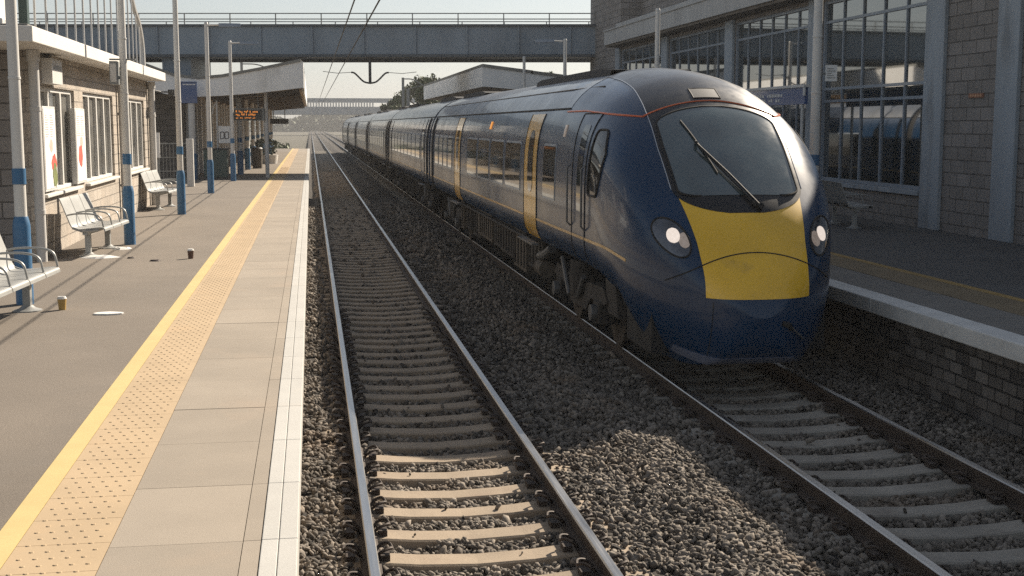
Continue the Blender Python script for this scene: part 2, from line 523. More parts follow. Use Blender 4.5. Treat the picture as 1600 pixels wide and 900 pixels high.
# sleepers ---------------------------------------------------------------
SP = 0.54
def sleeper_mesh():
    b = MB()
    secs = [(-1.21, -0.05), (-1.16, -0.035), (-0.98, -0.012), (-0.86, 0.0), (-0.6, 0.0), (-0.4, -0.02), (0, -0.035), (0.4, -0.02), (0.6, 0.0), (0.86, 0.0), (0.98, -0.012), (1.16, -0.035), (1.21, -0.05)]
    V = []
    for x, dz in secs:
        zt = -0.158 + dz
        V += [(x, -0.135, -0.34), (x, -0.118, zt - 0.012), (x, -0.104, zt), (x, 0.104, zt), (x, 0.118, zt - 0.012), (x, 0.135, -0.34)]
    Fc = []
    for i in range(len(secs) - 1):
        for k in range(5):
            Fc.append((i * 6 + k, i * 6 + k + 1, (i + 1) * 6 + k + 1, (i + 1) * 6 + k))
    Fc.append((0, 1, 2, 3, 4, 5))
    e = (len(secs) - 1) * 6
    Fc.append((e + 5, e + 4, e + 3, e + 2, e + 1, e))
    b.add(V, Fc)
    return b

def clip_mesh():
    """spring rail clip (for the +x side of a rail): shoulder block and a curled bar"""
    b = MB()
    b.box(0.085, 0.15, -0.06, 0.06, -0.16, -0.115)
    pts = bez([(0.045, -0.055, -0.13), (0.09, -0.075, -0.085), (0.15, -0.05, -0.07), (0.165, 0.0, -0.085), (0.14, 0.05, -0.06), (0.085, 0.07, -0.085), (0.045, 0.035, -0.13)], 4)
    b.tube(pts, 0.012, 6)
    return b

sleeper0 = sleeper_mesh().build('sleeper', 'sleeper', bevel=0)
proto_clip = None
clip_me = None
cm = clip_mesh().build('rail_clip', 'clip', smooth=True)
clip_me = cm.data
bpy.data.objects.remove(cm)
me_sl = sleeper0.data
me_sl2 = me_sl.copy()
me_sl2.materials.clear()
me_sl2.materials.append(M['sleeper_shaded'])
bpy.data.objects.remove(sleeper0)
SLEEP = []
def add_sleeper(tc, y, me, label, group, clips):
    o = bpy.data.objects.new('sleeper', me)
    COL.objects.link(o)
    o.location = (tc + rnd.uniform(-0.025, 0.025), y, rnd.uniform(-0.006, 0.004))
    o.rotation_euler = (0, rnd.uniform(-0.004, 0.004), rnd.uniform(-0.012, 0.012))
    tag(o, label, 'sleeper', group)
    SLEEP.append((tc, y))
    if clips:
        for s in (-1, 1):
            for q in (-1, 1):
                c = bpy.data.objects.new('rail_clip', clip_me)
                COL.objects.link(c)
                c.parent = o
                c.location = (s * G2, rnd.uniform(-0.008, 0.008), 0)
                c.rotation_euler = (0, 0, 0 if q == 1 else math.pi)
y = 6.9
k = 0
while y < 84:
    lit = y < 11.4
    add_sleeper(T1, y + rnd.uniform(-0.015, 0.015), me_sl,
                'tan concrete sleeper in full sun on the empty track at the bottom of the photo' if lit else 'grey concrete sleeper of the empty track in the shade of the train',
                'sunlit sleepers of the empty track' if lit else 'shaded sleepers of the empty track', y < 20)
    y += SP
y = 6.95
while y < 22:
    add_sleeper(T2, y + rnd.uniform(-0.015, 0.015), me_sl2, 'grey concrete sleeper of the track the train stands on',
                'sleepers of the track the train stands on', y < 14)
    y += SP
d = MB()
y = 84.3
while y < 150:
    d.box(T1 - 1.21, T1 + 1.21, y - 0.12, y + 0.12, -0.3, -0.175)
    y += SP
y = 22.4
while y < 150:
    d.box(T2 - 1.21, T2 + 1.21, y - 0.12, y + 0.12, -0.3, -0.175)
    y += SP
tag(d.build('distant_sleepers', 'sleeper_shaded'), 'concrete sleepers of both tracks fading into the distance', 'sleepers', kind='stuff')

# rails --------------------------------------------------------------------
def rail(x, label, y1=560.0):
    prof = [(-0.07, -0.16), (-0.07, -0.148), (-0.012, -0.128), (-0.009, -0.05), (-0.034, -0.038), (-0.036, -0.01), (-0.028, 0.0),
            (0.028, 0.0), (0.036, -0.01), (0.034, -0.038), (0.009, -0.05), (0.012, -0.128), (0.07, -0.148), (0.07, -0.16)]
    b = MB()
    n = len(prof)
    yy = [3.0, 20, 40, 80, y1]
    V = [(x + p[0], q, p[1]) for q in yy for p in prof]
    for i in range(len(yy) - 1):
        for j in range(n):
            f = (i * n + j, i * n + (j + 1) % n, (i + 1) * n + (j + 1) % n, (i + 1) * n + j)
            b.f.append(f)
            b.m.append(0 if j in (5, 6, 7) else 1)
    b.v = V
    b.f.append(tuple(range(n)))
    b.m.append(1)
    o = b.build('rail', ['rail_top', 'rail_side'], loc=(x, 3, 0))
    return tag(o, label, 'rail', 'running rails')
rail(T1 - G2, 'shiny steel rail nearest the sunlit left platform')
rail(T1 + G2, 'bright steel rail running between the sunny sleepers and the ballast heap')
rail(T2 - G2, 'dark rusty rail beside the ballast heap, under the left wheels of the train')
rail(T2 + G2, 'dark rail nearest the brick face of the shaded right platform')

# ballast stones ----------------------------------------------------------
ico_v = []
ph = (1 + 5 ** 0.5) / 2
for a in (-1, 1):
    for b_ in (-ph, ph):
        ico_v += [(a, b_, 0), (0, a, b_), (b_, 0, a)]
ico_v = np.array(ico_v, float)
ico_v /= np.linalg.norm(ico_v[0])
def hull_faces(v):
    fs = []
    n = len(v)
    for i in range(n):
        for j in range(i + 1, n):
            for k_ in range(j + 1, n):
                nn = np.cross(v[j] - v[i], v[k_] - v[i])
                dd = (v - v[i]) @ nn
                if (dd < 1e-6).all():
                    fs.append((i, j, k_))
                elif (dd > -1e-6).all():
                    fs.append((i, k_, j))
    return np.array(fs)
ico_f = hull_faces(ico_v)

def scatter(y0, y1, dens, size):
    n = int((y1 - y0) * 6.75 * dens)
    X = rng.uniform(-0.2, 6.55, n)
    Y = rng.uniform(y0, y1, n)
    keep = np.ones(n, bool)
    for c in (T1, T2):
        for s in (-1, 1):
            keep &= ~(np.abs(X - (c + s * G2)) < 0.075)
    sl_ = np.array(SLEEP)
    for c in (T1, T2):
        yy_ = np.sort(sl_[sl_[:, 0] == c][:, 1])
        i = np.clip(np.searchsorted(yy_, Y), 1, len(yy_) - 1)
        dist = np.minimum(np.abs(Y - yy_[i - 1]), np.abs(Y - yy_[i]))
        on = (dist < 0.125 + size * 0.12) & (np.abs(X - c) < 1.22)
        shoulder = np.abs(X - c) > 0.9
        stray = rng.uniform(0, 1, n) < np.where(shoulder, 0.3, 0.004)
        keep &= ~on | stray
    X, Y = X[keep], Y[keep]
    n = len(X)
    dd = (0.45 + 1.35 * rng.beta(1.7, 4.0, n)) * size
    Z = hb(X, Y) + rng.uniform(-0.25, 0.45, n) * size
    onsl = np.zeros(n, bool)
    for c in (T1, T2):
        yy_ = np.sort(sl_[sl_[:, 0] == c][:, 1])
        i = np.clip(np.searchsorted(yy_, Y), 1, len(yy_) - 1)
        dist = np.minimum(np.abs(Y - yy_[i - 1]), np.abs(Y - yy_[i]))
        onsl |= (dist < 0.11) & (np.abs(X - c) < 1.2)
    Z = np.where(onsl, np.maximum(Z, -0.175 + dd * 0.25), Z)
    return np.stack([X, Y, Z], 1), dd

pts, sz = [], []
for a in ((7.0, 10.5, 1250, 0.052), (10.5, 15, 950, 0.054), (15, 26, 480, 0.06), (26, 48, 110, 0.095)):
    p_, s_ = scatter(*a)
    pts.append(p_)
    sz.append(s_)
pts = np.concatenate(pts)
sz = np.concatenate(sz)
N = len(pts)
boxy = np.sign(ico_v) * np.abs(ico_v) ** 0.7
jit = boxy[None] * rng.uniform(0.8, 1.2, (N, 12, 1)) + rng.normal(0, 0.1, (N, 12, 3))
jit = jit * np.stack([rng.uniform(0.85, 1.6, N), rng.uniform(0.6, 1.0, N), rng.uniform(0.35, 0.75, N)], 1)[:, None, :]
q = rng.normal(size=(N, 4))
q /= np.linalg.norm(q, axis=1, keepdims=True)
w_, x_, y_, z_ = q.T
RM = np.stack([1 - 2 * (y_ * y_ + z_ * z_), 2 * (x_ * y_ - z_ * w_), 2 * (x_ * z_ + y_ * w_), 2 * (x_ * y_ + z_ * w_), 1 - 2 * (x_ * x_ + z_ * z_), 2 * (y_ * z_ - x_ * w_),
               2 * (x_ * z_ - y_ * w_), 2 * (y_ * z_ + x_ * w_), 1 - 2 * (x_ * x_ + y_ * y_)], -1).reshape(N, 3, 3)
V = np.einsum('nij,nkj->nki', RM, jit) * (sz[:, None, None] * 0.5) + pts[:, None, :]
Fa = (ico_f[None] + (np.arange(N) * 12)[:, None, None]).reshape(-1)
me = bpy.data.meshes.new('ballast')
me.vertices.add(N * 12)
me.vertices.foreach_set('co', V.reshape(-1).astype(np.float32))
nf = N * len(ico_f)
me.loops.add(nf * 3)
me.loops.foreach_set('vertex_index', Fa.astype(np.int32))
me.polygons.add(nf)
me.polygons.foreach_set('loop_start', (np.arange(nf) * 3).astype(np.int32))
me.materials.append(M['stone'])
me.update(calc_edges=True)
o = bpy.data.objects.new('ballast', me)
COL.objects.link(o)
tag(o, 'loose brown and grey ballast stones between and around the two tracks', 'ballast', kind='stuff')

# ---------------------------------------------------------------- platforms
def platform_left():
    b = MB()
    b.box(-16, -1.56, 2.5, Y_END, -0.45, ZP)
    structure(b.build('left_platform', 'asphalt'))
    b = MB()
    b.box(-1.56, EDGE_L - 0.14, 2.5, Y_END, -0.45, ZP - 0.06)
    structure(b.build('left_platform_wall', 'platform_face'))
    b = MB()
    b.box(-1.558, -1.432, 2.5, Y_END, ZP - 0.058, ZP + 0.004)
    structure(b.build('yellow_line', 'yellow_line'))
    # tactile paving with raised blisters
    b = MB()
    y = 3.0
    while y < Y_END - 0.5:
        b.box(-1.427, -0.993, y + 0.002, y + 0.398, ZP - 0.058, ZP + 0.002)
        y += 0.4
    y = 5.4
    i = 0
    while y < 62:
        for kx in range(5):
            x = -1.355 + kx * 0.0725 + (0.018 if i % 2 else -0.018)
            ring = [(x + 0.014 * math.cos(t), y + 0.014 * math.sin(t), ZP + 0.0015) for t in np.linspace(0, 2 * math.pi, 9)[:-1]]
            top = [(x + 0.009 * math.cos(t), y + 0.009 * math.sin(t), ZP + 0.006) for t in np.linspace(0, 2 * math.pi, 9)[:-1]]
            b.add(ring + top, [(j, (j + 1) % 8, (j + 1) % 8 + 8, j + 8) for j in range(8)] + [tuple(range(8, 16))])
        y += 0.1
        i += 1
    structure(b.build('tactile_paving', 'tactile', recalc=False))
    b = MB()
    c = MB()
    y = 3.12
    while y < Y_END - 1:
        b.box(-0.989, -0.3625, y + 0.005, y + 1.0, ZP - 0.06, ZP + rnd.uniform(-0.001, 0.002))
        b.box(-0.3585, -0.277, y + 0.005, y + 1.0, ZP - 0.06, ZP + rnd.uniform(-0.001, 0.001))
        c.box(-0.272, -0.192, y + 0.004, y + 1.0, ZP - 0.2, ZP + 0.004)
        c.box(-0.189, EDGE_L, y + 0.004, y + 1.0, ZP - 0.2, ZP + 0.004)
        y += 1.0
    structure(b.build('edge_paving', 'slab', bevel=0.0))
    structure(c.build('white_edge', 'coping', bevel=0.004))
platform_left()

def platform_right():
    b = MB()
    b.box(8.1, 30, 2.5, 85, -0.45, ZP)
    structure(b.build('right_platform', 'asphalt_shaded'))
    b = MB()
    b.box(EDGE_R + 0.17, 8.1, 2.5, 85, -0.45, ZP - 0.06)
    structure(b.build('right_platform_wall', 'platform_side'))
    b = MB()
    b.box(7.96, 8.098, 2.5, 85, ZP - 0.058, ZP + 0.004)
    structure(b.build('right_yellow_line', 'yellow_line_shaded'))
    b = MB()
    y = 2.5
    while y < 84:
        b.box(7.38, 7.956, y, y + 0.396, ZP - 0.058, ZP + 0.003)
        y += 0.4
    structure(b.build('right_tactile_paving', 'tactile_shaded'))
    b = MB()
    c = MB()
    y = 2.4
    while y < 84:
        b.box(6.69, 7.376, y + 0.005, y + 0.9, ZP - 0.06, ZP + rnd.uniform(-0.001, 0.001))
        y += 0.9
    y = 2.9
    while y < 84:
        c.box(EDGE_R, 6.685, y + 0.006, y + 1.83, ZP - 0.165, ZP + 0.006)
        y += 1.83
    structure(b.build('right_edge_paving', 'slab_shaded'))
    structure(c.build('right_white_edge', 'coping_grimy', bevel=0.012))
platform_right()

# ================================================================ TRAIN
XC = 4.66
HW = 1.33
Y_TIP = 12.72
CAR1_END = 36.3

def pchip(xk, yk, x):
    xk, yk = np.asarray(xk, float), np.asarray(yk, float)
    h = np.diff(xk)
    dl = np.diff(yk) / h
    m_ = np.zeros(len(xk))
    for i in range(1, len(xk) - 1):
        if dl[i - 1] * dl[i] > 0:
            w1, w2 = 2 * h[i] + h[i - 1], h[i] + 2 * h[i - 1]
            m_[i] = (w1 + w2) / (w1 / dl[i - 1] + w2 / dl[i])
    m_[0], m_[-1] = dl[0], dl[-1]
    x = np.clip(np.asarray(x, float), xk[0], xk[-1])
    i = np.clip(np.searchsorted(xk, x) - 1, 0, len(xk) - 2)
    t = (x - xk[i]) / h[i]
    return ((2 * t ** 3 - 3 * t ** 2 + 1) * yk[i] + (t ** 3 - 2 * t ** 2 + t) * h[i] * m_[i] + (-2 * t ** 3 + 3 * t ** 2) * yk[i + 1] + (t ** 3 - t ** 2) * h[i] * m_[i + 1])

def n_top(Y):
    return pchip([12.72, 12.75, 12.79, 12.86, 13.03, 13.28, 13.6, 14.1, 14.6, 15.05, 15.6, 16.5, 17.5, 19, 40],
                 [0.78, 0.93, 1.05, 1.2, 1.47, 1.81, 2.13, 2.59, 2.98, 3.22, 3.40, 3.52, 3.57, 3.58, 3.58], Y)
def n_bot(Y):
    return pchip([12.72, 12.75, 12.80, 12.9, 13.05, 13.3, 13.75, 14.05, 14.35, 14.7, 15.2, 16, 40],
                 [0.78, 0.60, 0.47, 0.34, 0.25, 0.22, 0.26, 0.48, 0.82, 0.97, 1.03, 1.05, 1.05], Y)
def n_mid(Y):
    return pchip([12.72, 12.8, 13.0, 13.3, 13.8, 14.6, 40], [0.78, 0.82, 0.95, 1.12, 1.3, 1.4, 1.4], Y)
def n_w(Y):
    t = np.clip((np.asarray(Y, float) - Y_TIP) / 2.25, 0, 1)
    return HW * np.sqrt(np.clip(1 - (1 - t) ** 2.25, 0, 1))
def Gu(v):
    v = np.clip(v, 0, 1)
    return (1 - v ** 4.8) ** 0.55
def Gl(v, Y=20.0):
    v = np.clip(v, 0, 1)
    k = 0.09 + 0.21 * np.clip((14.6 - np.asarray(Y, float)) / 1.0, 0, 1) ** 0.8
    return 1 - k * v ** 2.6
def hwid(Y, z):
    """half width of the body at station Y and height z (negative outside)"""
    t, b, mth, w = n_top(Y), n_bot(Y), n_mid(Y), n_w(Y)
    z = np.asarray(z, float)
    up = z >= mth
    vu = (z - mth) / np.maximum(t - mth, 1e-6)
    vl = (mth - z) / np.maximum(mth - b, 1e-6)
    r = np.where(up, w * Gu(vu), w * Gl(vl, Y))
    return np.where((vu > 1) & up | (vl > 1) & ~up, -1.0, r)

OY, OZ = 16.5, 1.2
def front(x, phi, off=0.0):
    """point on the nose at lateral x along the ray of elevation phi (degrees) from the inner point"""
    x = np.asarray(x, float)
    phi = np.radians(np.asarray(phi, float))
    x, phi = np.broadcast_arrays(x, phi)
    lo, hi = np.zeros(x.shape), np.full(x.shape, 5.0)
    for _ in range(46):
        md = (lo + hi) / 2
        ins = hwid(OY - md * np.cos(phi), OZ + md * np.sin(phi)) >= np.abs(x)
        ins &= (OY - md * np.cos(phi)) > Y_TIP
        lo = np.where(ins, md, lo)
        hi = np.where(ins, hi, md)
    r = lo + off
    return np.stack([XC + x * (1 + off * 0.12), OY - r * np.cos(phi), OZ + r * np.sin(phi)], -1)

def patch_front(b, rows, xl, xr, ncol=24, off=0.006, m=0, depth=0.02):
    """closed panel lying on the nose: rows of elevation angles, left and right limits per row"""
    rows = np.asarray(rows, float)
    u = np.linspace(0, 1, ncol)
    X = np.asarray(xl)[:, None] * (1 - u) + np.asarray(xr)[:, None] * u
    PH = np.repeat(rows[:, None], ncol, 1)
    A = front(X, PH, off)
    B = front(X, PH, off - depth)
    closed_panel(b, A, B, m)

def closed_panel(b, A, B, m=0):
    r, c = A.shape[:2]
    o = r * c
    V = A.reshape(-1, 3).tolist() + B.reshape(-1, 3).tolist()
    fs = []
    for i in range(r - 1):
        for j in range(c - 1):
            f = (i * c + j, i * c + j + 1, (i + 1) * c + j + 1, (i + 1) * c + j)
            fs.append(f)
    rim = [(0, j) for j in range(c)] + [(i, c - 1) for i in range(1, r)] + [(r - 1, j) for j in range(c - 2, -1, -1)] + [(i, 0) for i in range(r - 2, 0, -1)]
    rim = [i * c + j for i, j in rim]
    for k in range(len(rim)):
        p, q_ = rim[k], rim[(k + 1) % len(rim)]
        fs.append((q_, p, p + o, q_ + o))
    b.add(V, fs, m)

def side_pt(Y, z, sgn, off=0.0):
    w = np.maximum(hwid(Y, z), 0)
    return np.stack([XC + sgn * (w + off), np.broadcast_to(Y, w.shape), np.broadcast_to(z, w.shape)], -1)

def patch_side(b, zs, ya, yb, sgn, ncol=6, off=0.004, m=0, depth=0.02):
    zs = np.asarray(zs, float)
    u = np.linspace(0, 1, ncol)
    ya, yb = np.broadcast_to(ya, zs.shape), np.broadcast_to(yb, zs.shape)
    Y = ya[:, None] * (1 - u) + yb[:, None] * u
    Z = np.repeat(zs[:, None], ncol, 1)
    closed_panel(b, side_pt(Y, Z, sgn, off), side_pt(Y, Z, sgn, off - depth), m)

def rounded(zs, z0, z1, y0, y1, r):
    """limits of a rounded rectangle at heights zs"""
    zs = np.asarray(zs)
    e = np.minimum(zs - z0, z1 - zs)
    ins = np.where(e < r, r - np.sqrt(np.maximum(r * r - (r - np.maximum(e, 0)) ** 2, 0)), 0)
    return y0 + ins, y1 - ins

def zrows(z0, z1, r, n=8):
    a = r * (1 - np.cos(np.linspace(0, math.pi / 2, 6)))
    return np.unique(np.round(np.concatenate([z0 + a, np.linspace(z0 + r, z1 - r, n), z1 - a]), 5))

def section(Y):
    """outline of the body section, from the floor centre up the +x side and down the -x side"""
    t, bb, mth, w = float(n_top(Y)), float(n_bot(Y)), float(n_mid(Y)), float(n_w(Y))
    pts_ = []
    for u in np.linspace(0, 1, 3)[:-1]:
        pts_.append((w * float(Gl(1.0, Y)) * u, bb))
    for v in (1.0, 0.85, 0.7, 0.55, 0.4, 0.27, 0.13):
        pts_.append((w * float(Gl(v, Y)), mth - v * (mth - bb)))
    tt = np.linspace(0, 1, 30)
    for v in 1 - (1 - tt) ** 2.1:
        pts_.append((w * float(Gu(v)), mth + v * (t - mth)))
    left = [(-x, z) for x, z in pts_[::-1][1:-1]]
    return pts_ + left

def body_mesh(ys):
    b = MB()
    rings = []
    for Y in ys:
        rings.append([(XC + x, Y, z) for x, z in section(Y)])
    n = len(rings[0])
    for r_ in rings:
        b.v += r_
    for i in range(len(rings) - 1):
        for j in range(n):
            b.f.append((i * n + j, i * n + (j + 1) % n, (i + 1) * n + (j + 1) % n, (i + 1) * n + j))
            b.m.append(0)
    b.f.append(tuple(range(n - 1, -1, -1)))
    b.m.append(0)
    b.f.append(tuple((len(rings) - 1) * n + j for j in range(n)))
    b.m.append(0)
    return b

def roof_panel(b, y0, y1, z_edge=3.02, off=0.004, m=0, n=22):
    """roof sheet laid over the body above the cantrail"""
    ys_ = np.linspace(y0, y1, 8)
    A, B = [], []
    for Y in ys_:
        t, mth, w = float(n_top(Y)), float(n_mid(Y)), float(n_w(Y))
        v0 = (z_edge - mth) / (t - mth)
        tt = np.linspace(0, 1, n)
        v = 1 - (1 - v0) * (1 - tt) ** 2.0
        x = w * Gu(v)
        z = mth + v * (t - mth)
        xx = np.concatenate([x, -x[::-1][1:]])
        zz = np.concatenate([z, z[::-1][1:]])
        nrm = np.stack([xx, np.zeros_like(xx), (zz - 2.2) * 1.2], 1)
        nrm /= np.linalg.norm(nrm, axis=1, keepdims=True)
        base = np.stack([XC + xx, np.full_like(xx, Y), zz], 1)
        A.append(base + nrm * off)
        B.append(base - nrm * 0.02)
    closed_panel(b, np.array(A), np.array(B), m)

def window_part(parent, y0, y1, z0, z1, r=0.06, sgn=-1, name='window'):
    b = MB()
    zs = zrows(z0 - 0.035, z1 + 0.035, r + 0.02)
    a, c = rounded(zs, z0 - 0.035, z1 + 0.035, y0 - 0.035, y1 + 0.035, r + 0.02)
    patch_side(b, zs, a, c, sgn, 6, 0.004, 1)
    zs = zrows(z0, z1, r)
    a, c = rounded(zs, z0, z1, y0, y1, r)
    patch_side(b, zs, a, c, sgn, 6, 0.009, 0)
    return b.build(name, ['pane', 'frame_blue'], parent, smooth=True, recalc=True)

def door_part(parent, y0, y1, sgn, material='door_yellow'):
    b = MB()
    zs = np.linspace(1.08, 2.96, 26)
    patch_side(b, zs, y0, y1, sgn, 5, 0.007, 0)
    for yy in (y0 - 0.012, y1 + 0.012):
        b.tube([tuple(side_pt(np.float64(yy), np.float64(z), sgn, 0.002)) for z in zs], 0.012, 5, 1)
    d_ = b.build('door', [material, 'rubber'], parent, smooth=True)
    w = MB()
    ym = (y0 + y1) / 2
    zs = zrows(1.78, 2.72, 0.2)
    a, c = rounded(zs, 1.78, 2.72, ym - 0.22, ym + 0.22, 0.2)
    patch_side(w, zs, a, c, sgn, 6, 0.013, 0)
    w.build('door_window', ['pane'], d_, smooth=True)
    s = MB()
    x = XC + sgn * (HW - 0.02)
    s.box(min(x, x + sgn * 0.11), max(x, x + sgn * 0.11), y0 - 0.12, y1 + 0.12, 1.01, 1.035)
    s.build('door_step', ['dull_silver'], d_)
    return d_

def bogie(parent, yc):
    b = MB()
    for s in (-1, 1):
        x = XC + s * 1.0
        b.prism([(yc - 1.75, 0.62), (yc - 1.5, 0.78), (yc - 0.55, 0.74), (yc - 0.35, 0.52), (yc + 0.35, 0.52), (yc + 0.55, 0.74), (yc + 1.5, 0.78), (yc + 1.75, 0.62),
                 (yc + 1.5, 0.56), (yc + 0.8, 0.56), (yc + 0.5, 0.36), (yc - 0.5, 0.36), (yc - 0.8, 0.56), (yc - 1.5, 0.56)], 0, x - 0.09, x + 0.09)
        b.tube([(x, yc, 0.5), (x, yc, 0.98)], 0.2, 14)
        b.tube([(x + s * 0.12, yc + 0.45, 0.45), (x + s * 0.12, yc + 0.95, 0.92)], 0.035, 8, 1)
        b.tube([(x + s * 0.12, yc - 0.5, 0.8), (x + s * 0.12, yc - 0.15, 0.5)], 0.04, 8, 1)
    b.box(XC - 0.95, XC + 0.95, yc - 0.25, yc + 0.25, 0.5, 0.8)
    g_ = b.build('bogie', ['grime', 'dull_silver'], parent)
    for dy in (-1.25, 1.25):
        w = MB()
        w.tube([(XC - 0.95, yc + dy, 0.43), (XC + 0.95, yc + dy, 0.43)], 0.08, 12)
        for s in (-1, 1):
            w.tube([(XC + s * 0.70, yc + dy, 0.43), (XC + s * 0.83, yc + dy, 0.43)], 0.43, 32)
            w.tube([(XC + s * 0.83, yc + dy, 0.43), (XC + s * 0.86, yc + dy, 0.43)], [0.3, 0.16], 20)
        w.build('wheelset', ['wheel'], g_, smooth=True)
        for s in (-1, 1):
            a = MB()
            x = XC + s * 1.02
            a.box(x - 0.1, x + 0.13, yc + dy - 0.17, yc + dy + 0.17, 0.3, 0.58)
            a.tube([(x + s * 0.09, yc + dy, 0.43), (x + s * 0.18, yc + dy, 0.43)], 0.11, 12, 1)
            a.tube([(x, yc + dy - 0.1, 0.58), (x, yc + dy - 0.1, 0.76)], 0.07, 10)
            a.tube([(x, yc + dy + 0.1, 0.58), (x, yc + dy + 0.1, 0.76)], 0.07, 10)
            a.build('axle_box', ['grime', 'dull_silver'], g_, bevel=0.012)
    return g_

def underframe(parent, y0, y1):
    b = MB()
    y = y0
    k_ = 0
    while y < y1 - 0.5:
        L = rnd.choice([0.9, 1.4, 2.3, 1.7])
        L = min(L, y1 - y)
        d_ = rnd.uniform(0.0, 0.12)
        z = rnd.uniform(0.33, 0.5)
        b.box(XC - 1.2 + d_, XC + 1.2 - d_, y, y + L - 0.12, z, 1.03, k_ % 3 % 2)
        for s in (-1, 1):
            x = XC + s * (1.2 - d_)
            for q_ in np.arange(y + 0.15, y + L - 0.25, 0.32):
                b.box(min(x, x + s * 0.02), max(x, x + s * 0.02), q_, q_ + 0.025, z + 0.06, 0.98, 0)
        y += L
        k_ += 1
    b.tube([(XC - 1.22, y0, 0.98), (XC - 1.22, y1, 0.98)], 0.025, 6)
    return b.build('underframe_equipment', ['grime', 'grime_tan'], parent)

def stripe(parent, y0, y1, zfun, h, off=0.006, material='gold'):
    b = MB()
    ys_ = np.linspace(y0, y1, max(4, int((y1 - y0) / 0.25)))
    for s in (-1, 1):
        zc = zfun(ys_)
        A = np.stack([side_pt(ys_, zc - h / 2, s, off), side_pt(ys_, zc + h / 2, s, off)], 1)
        B = np.stack([side_pt(ys_, zc - h / 2, s, -0.015), side_pt(ys_, zc + h / 2, s, -0.015)], 1)
        closed_panel(b, A, B)
    return b.build('waist_stripe', [material], parent, smooth=True)

# ------------------------------------------------ leading car with the cab
lead = thing('train_driving_car', (XC, 24, 0), 'dark blue leading train car with a streamlined yellow front and lit headlights', 'train car', 'cars of the blue train')
tt = np.linspace(0.004, 1, 58)
ys_ = list(Y_TIP + (17.5 - Y_TIP) * tt ** 2.1) + list(np.linspace(18.2, CAR1_END, 12))
body = body_mesh(ys_).build('body', ['navy'], lead, smooth=True, sharp=50)

def simple(name, b, mats, parent, **k):
    return b.build(name, mats, parent, smooth=k.get('smooth', True), bevel=k.get('bevel', 0))

# black cap over the cab roof and round the windscreen
b = MB()
rows = np.concatenate([np.linspace(11.6, 17, 16), np.linspace(18, 60, 40), np.linspace(62, 112, 26)])
half = np.full(rows.shape, 0.0)
base = np.interp(rows, [11, 30, 45, 70, 112], [0.735, 0.765, 0.75, 0.70, 0.62])
e = np.clip((rows - 11.4) / 7.2, 0, 1)
half = base * (1 - (1 - e) ** 2.6) ** 0.5
patch_front(b, rows, -half, half, 36, 0.008)
cap_o = simple('cab_roof_cap', b, ['cap_black'], lead)

b = MB()
rows = np.concatenate([np.linspace(15.6, 18.5, 10), np.linspace(19, 37, 20), np.linspace(37.6, 44.2, 18)])
u = (rows - 15.2) / (44.3 - 15.2)
base = np.interp(rows, [15, 30, 44], [0.685, 0.71, 0.70])
top = np.clip((u - 0.80) / 0.20, 0, 1)
bot = np.clip((0.09 - u) / 0.09, 0, 1)
half = base * (1 - top ** 2.1) ** 0.5 * (1 - bot ** 3) ** 0.3
half = np.maximum(half, 0.02)
patch_front(b, rows, -half, half, 36, 0.014)
ws = simple('windscreen', b, ['windscreen'], lead)
# dark rubber seal round the glass
ring_ = [tuple(front(-h_, p_, 0.013)) for h_, p_ in zip(half, rows)] + [tuple(front(h_, p_, 0.013)) for h_, p_ in zip(half[::-1], rows[::-1])]
b = MB()
b.tube(ring_ + [ring_[0]], 0.013, 6)
simple('windscreen_seal', b, ['rubber'], ws)
# pale desk hood seen through the foot of the glass
# yellow warning panel
b = MB()
rows = np.linspace(-3.4, 18.8, 44)
xl = -np.interp(rows, [-3.4, 0, 6, 18.8], [0.57, 0.575, 0.605, 0.725])
patch_front(b, rows, xl, -xl, 30, 0.004)
yel = simple('yellow_front_panel', b, ['train_yellow'], lead)
# seam of the nose hatch
b = MB()
xs_ = np.linspace(-0.92, 0.92, 50)
b.tube([tuple(front(x, 4.1 - 5.2 * (abs(x) / 0.92) ** 2.0, 0.004)) for x in xs_], 0.0075, 6)
b.tube([tuple(front(-0.5 - 0.03 * t, -4.0 - 12 * t, 0.002)) for t in np.linspace(0, 1, 12)], 0.004, 5)
simple('hatch_seam', b, ['rubber'], lead)
# edge highlight between cap and blue sides, modelled as a silver line
b = MB()
for s in (-1, 1):
    pr_ = np.linspace(17.5, 100, 60)
    bs = np.interp(pr_, [11, 30, 45, 70, 112], [0.735, 0.765, 0.75, 0.70, 0.62]) + 0.005
    b.tube([tuple(front(s * x, p_, 0.006)) for x, p_ in zip(bs, pr_)], 0.0055, 6)
simple('edge_highlight', b, ['silver'], lead)
# orange line over the windscreen and along the cantrail
b = MB()
def orange_pts(s):
    out = []
    for x in np.linspace(0, 0.80, 20):
        out.append((s * x, 47.2 - 3.4 * (x / 0.8) ** 2))
    return out
c_pts = [tuple(front(x, p_, 0.008)) for x, p_ in orange_pts(-1)[::-1]] + [tuple(front(x, p_, 0.01)) for x, p_ in orange_pts(1)[1:]]
b.tube(c_pts, 0.011, 6)
for s in (-1, 1):
    z_end = float(front(0.80, 43.8, 0)[2])
    y_end = float(front(0.80, 43.8, 0)[1])
    yy = np.linspace(y_end, 17.4, 24)
    zz = z_end + (2.98 - z_end) * np.clip((yy - y_end) / 1.6, 0, 1) ** 0.8
    b.tube([tuple(side_pt(np.float64(a_), np.float64(c_), s, 0.004)) for a_, c_ in zip(yy, zz)], 0.013, 6)
simple('orange_stripe', b, ['orange'], lead)
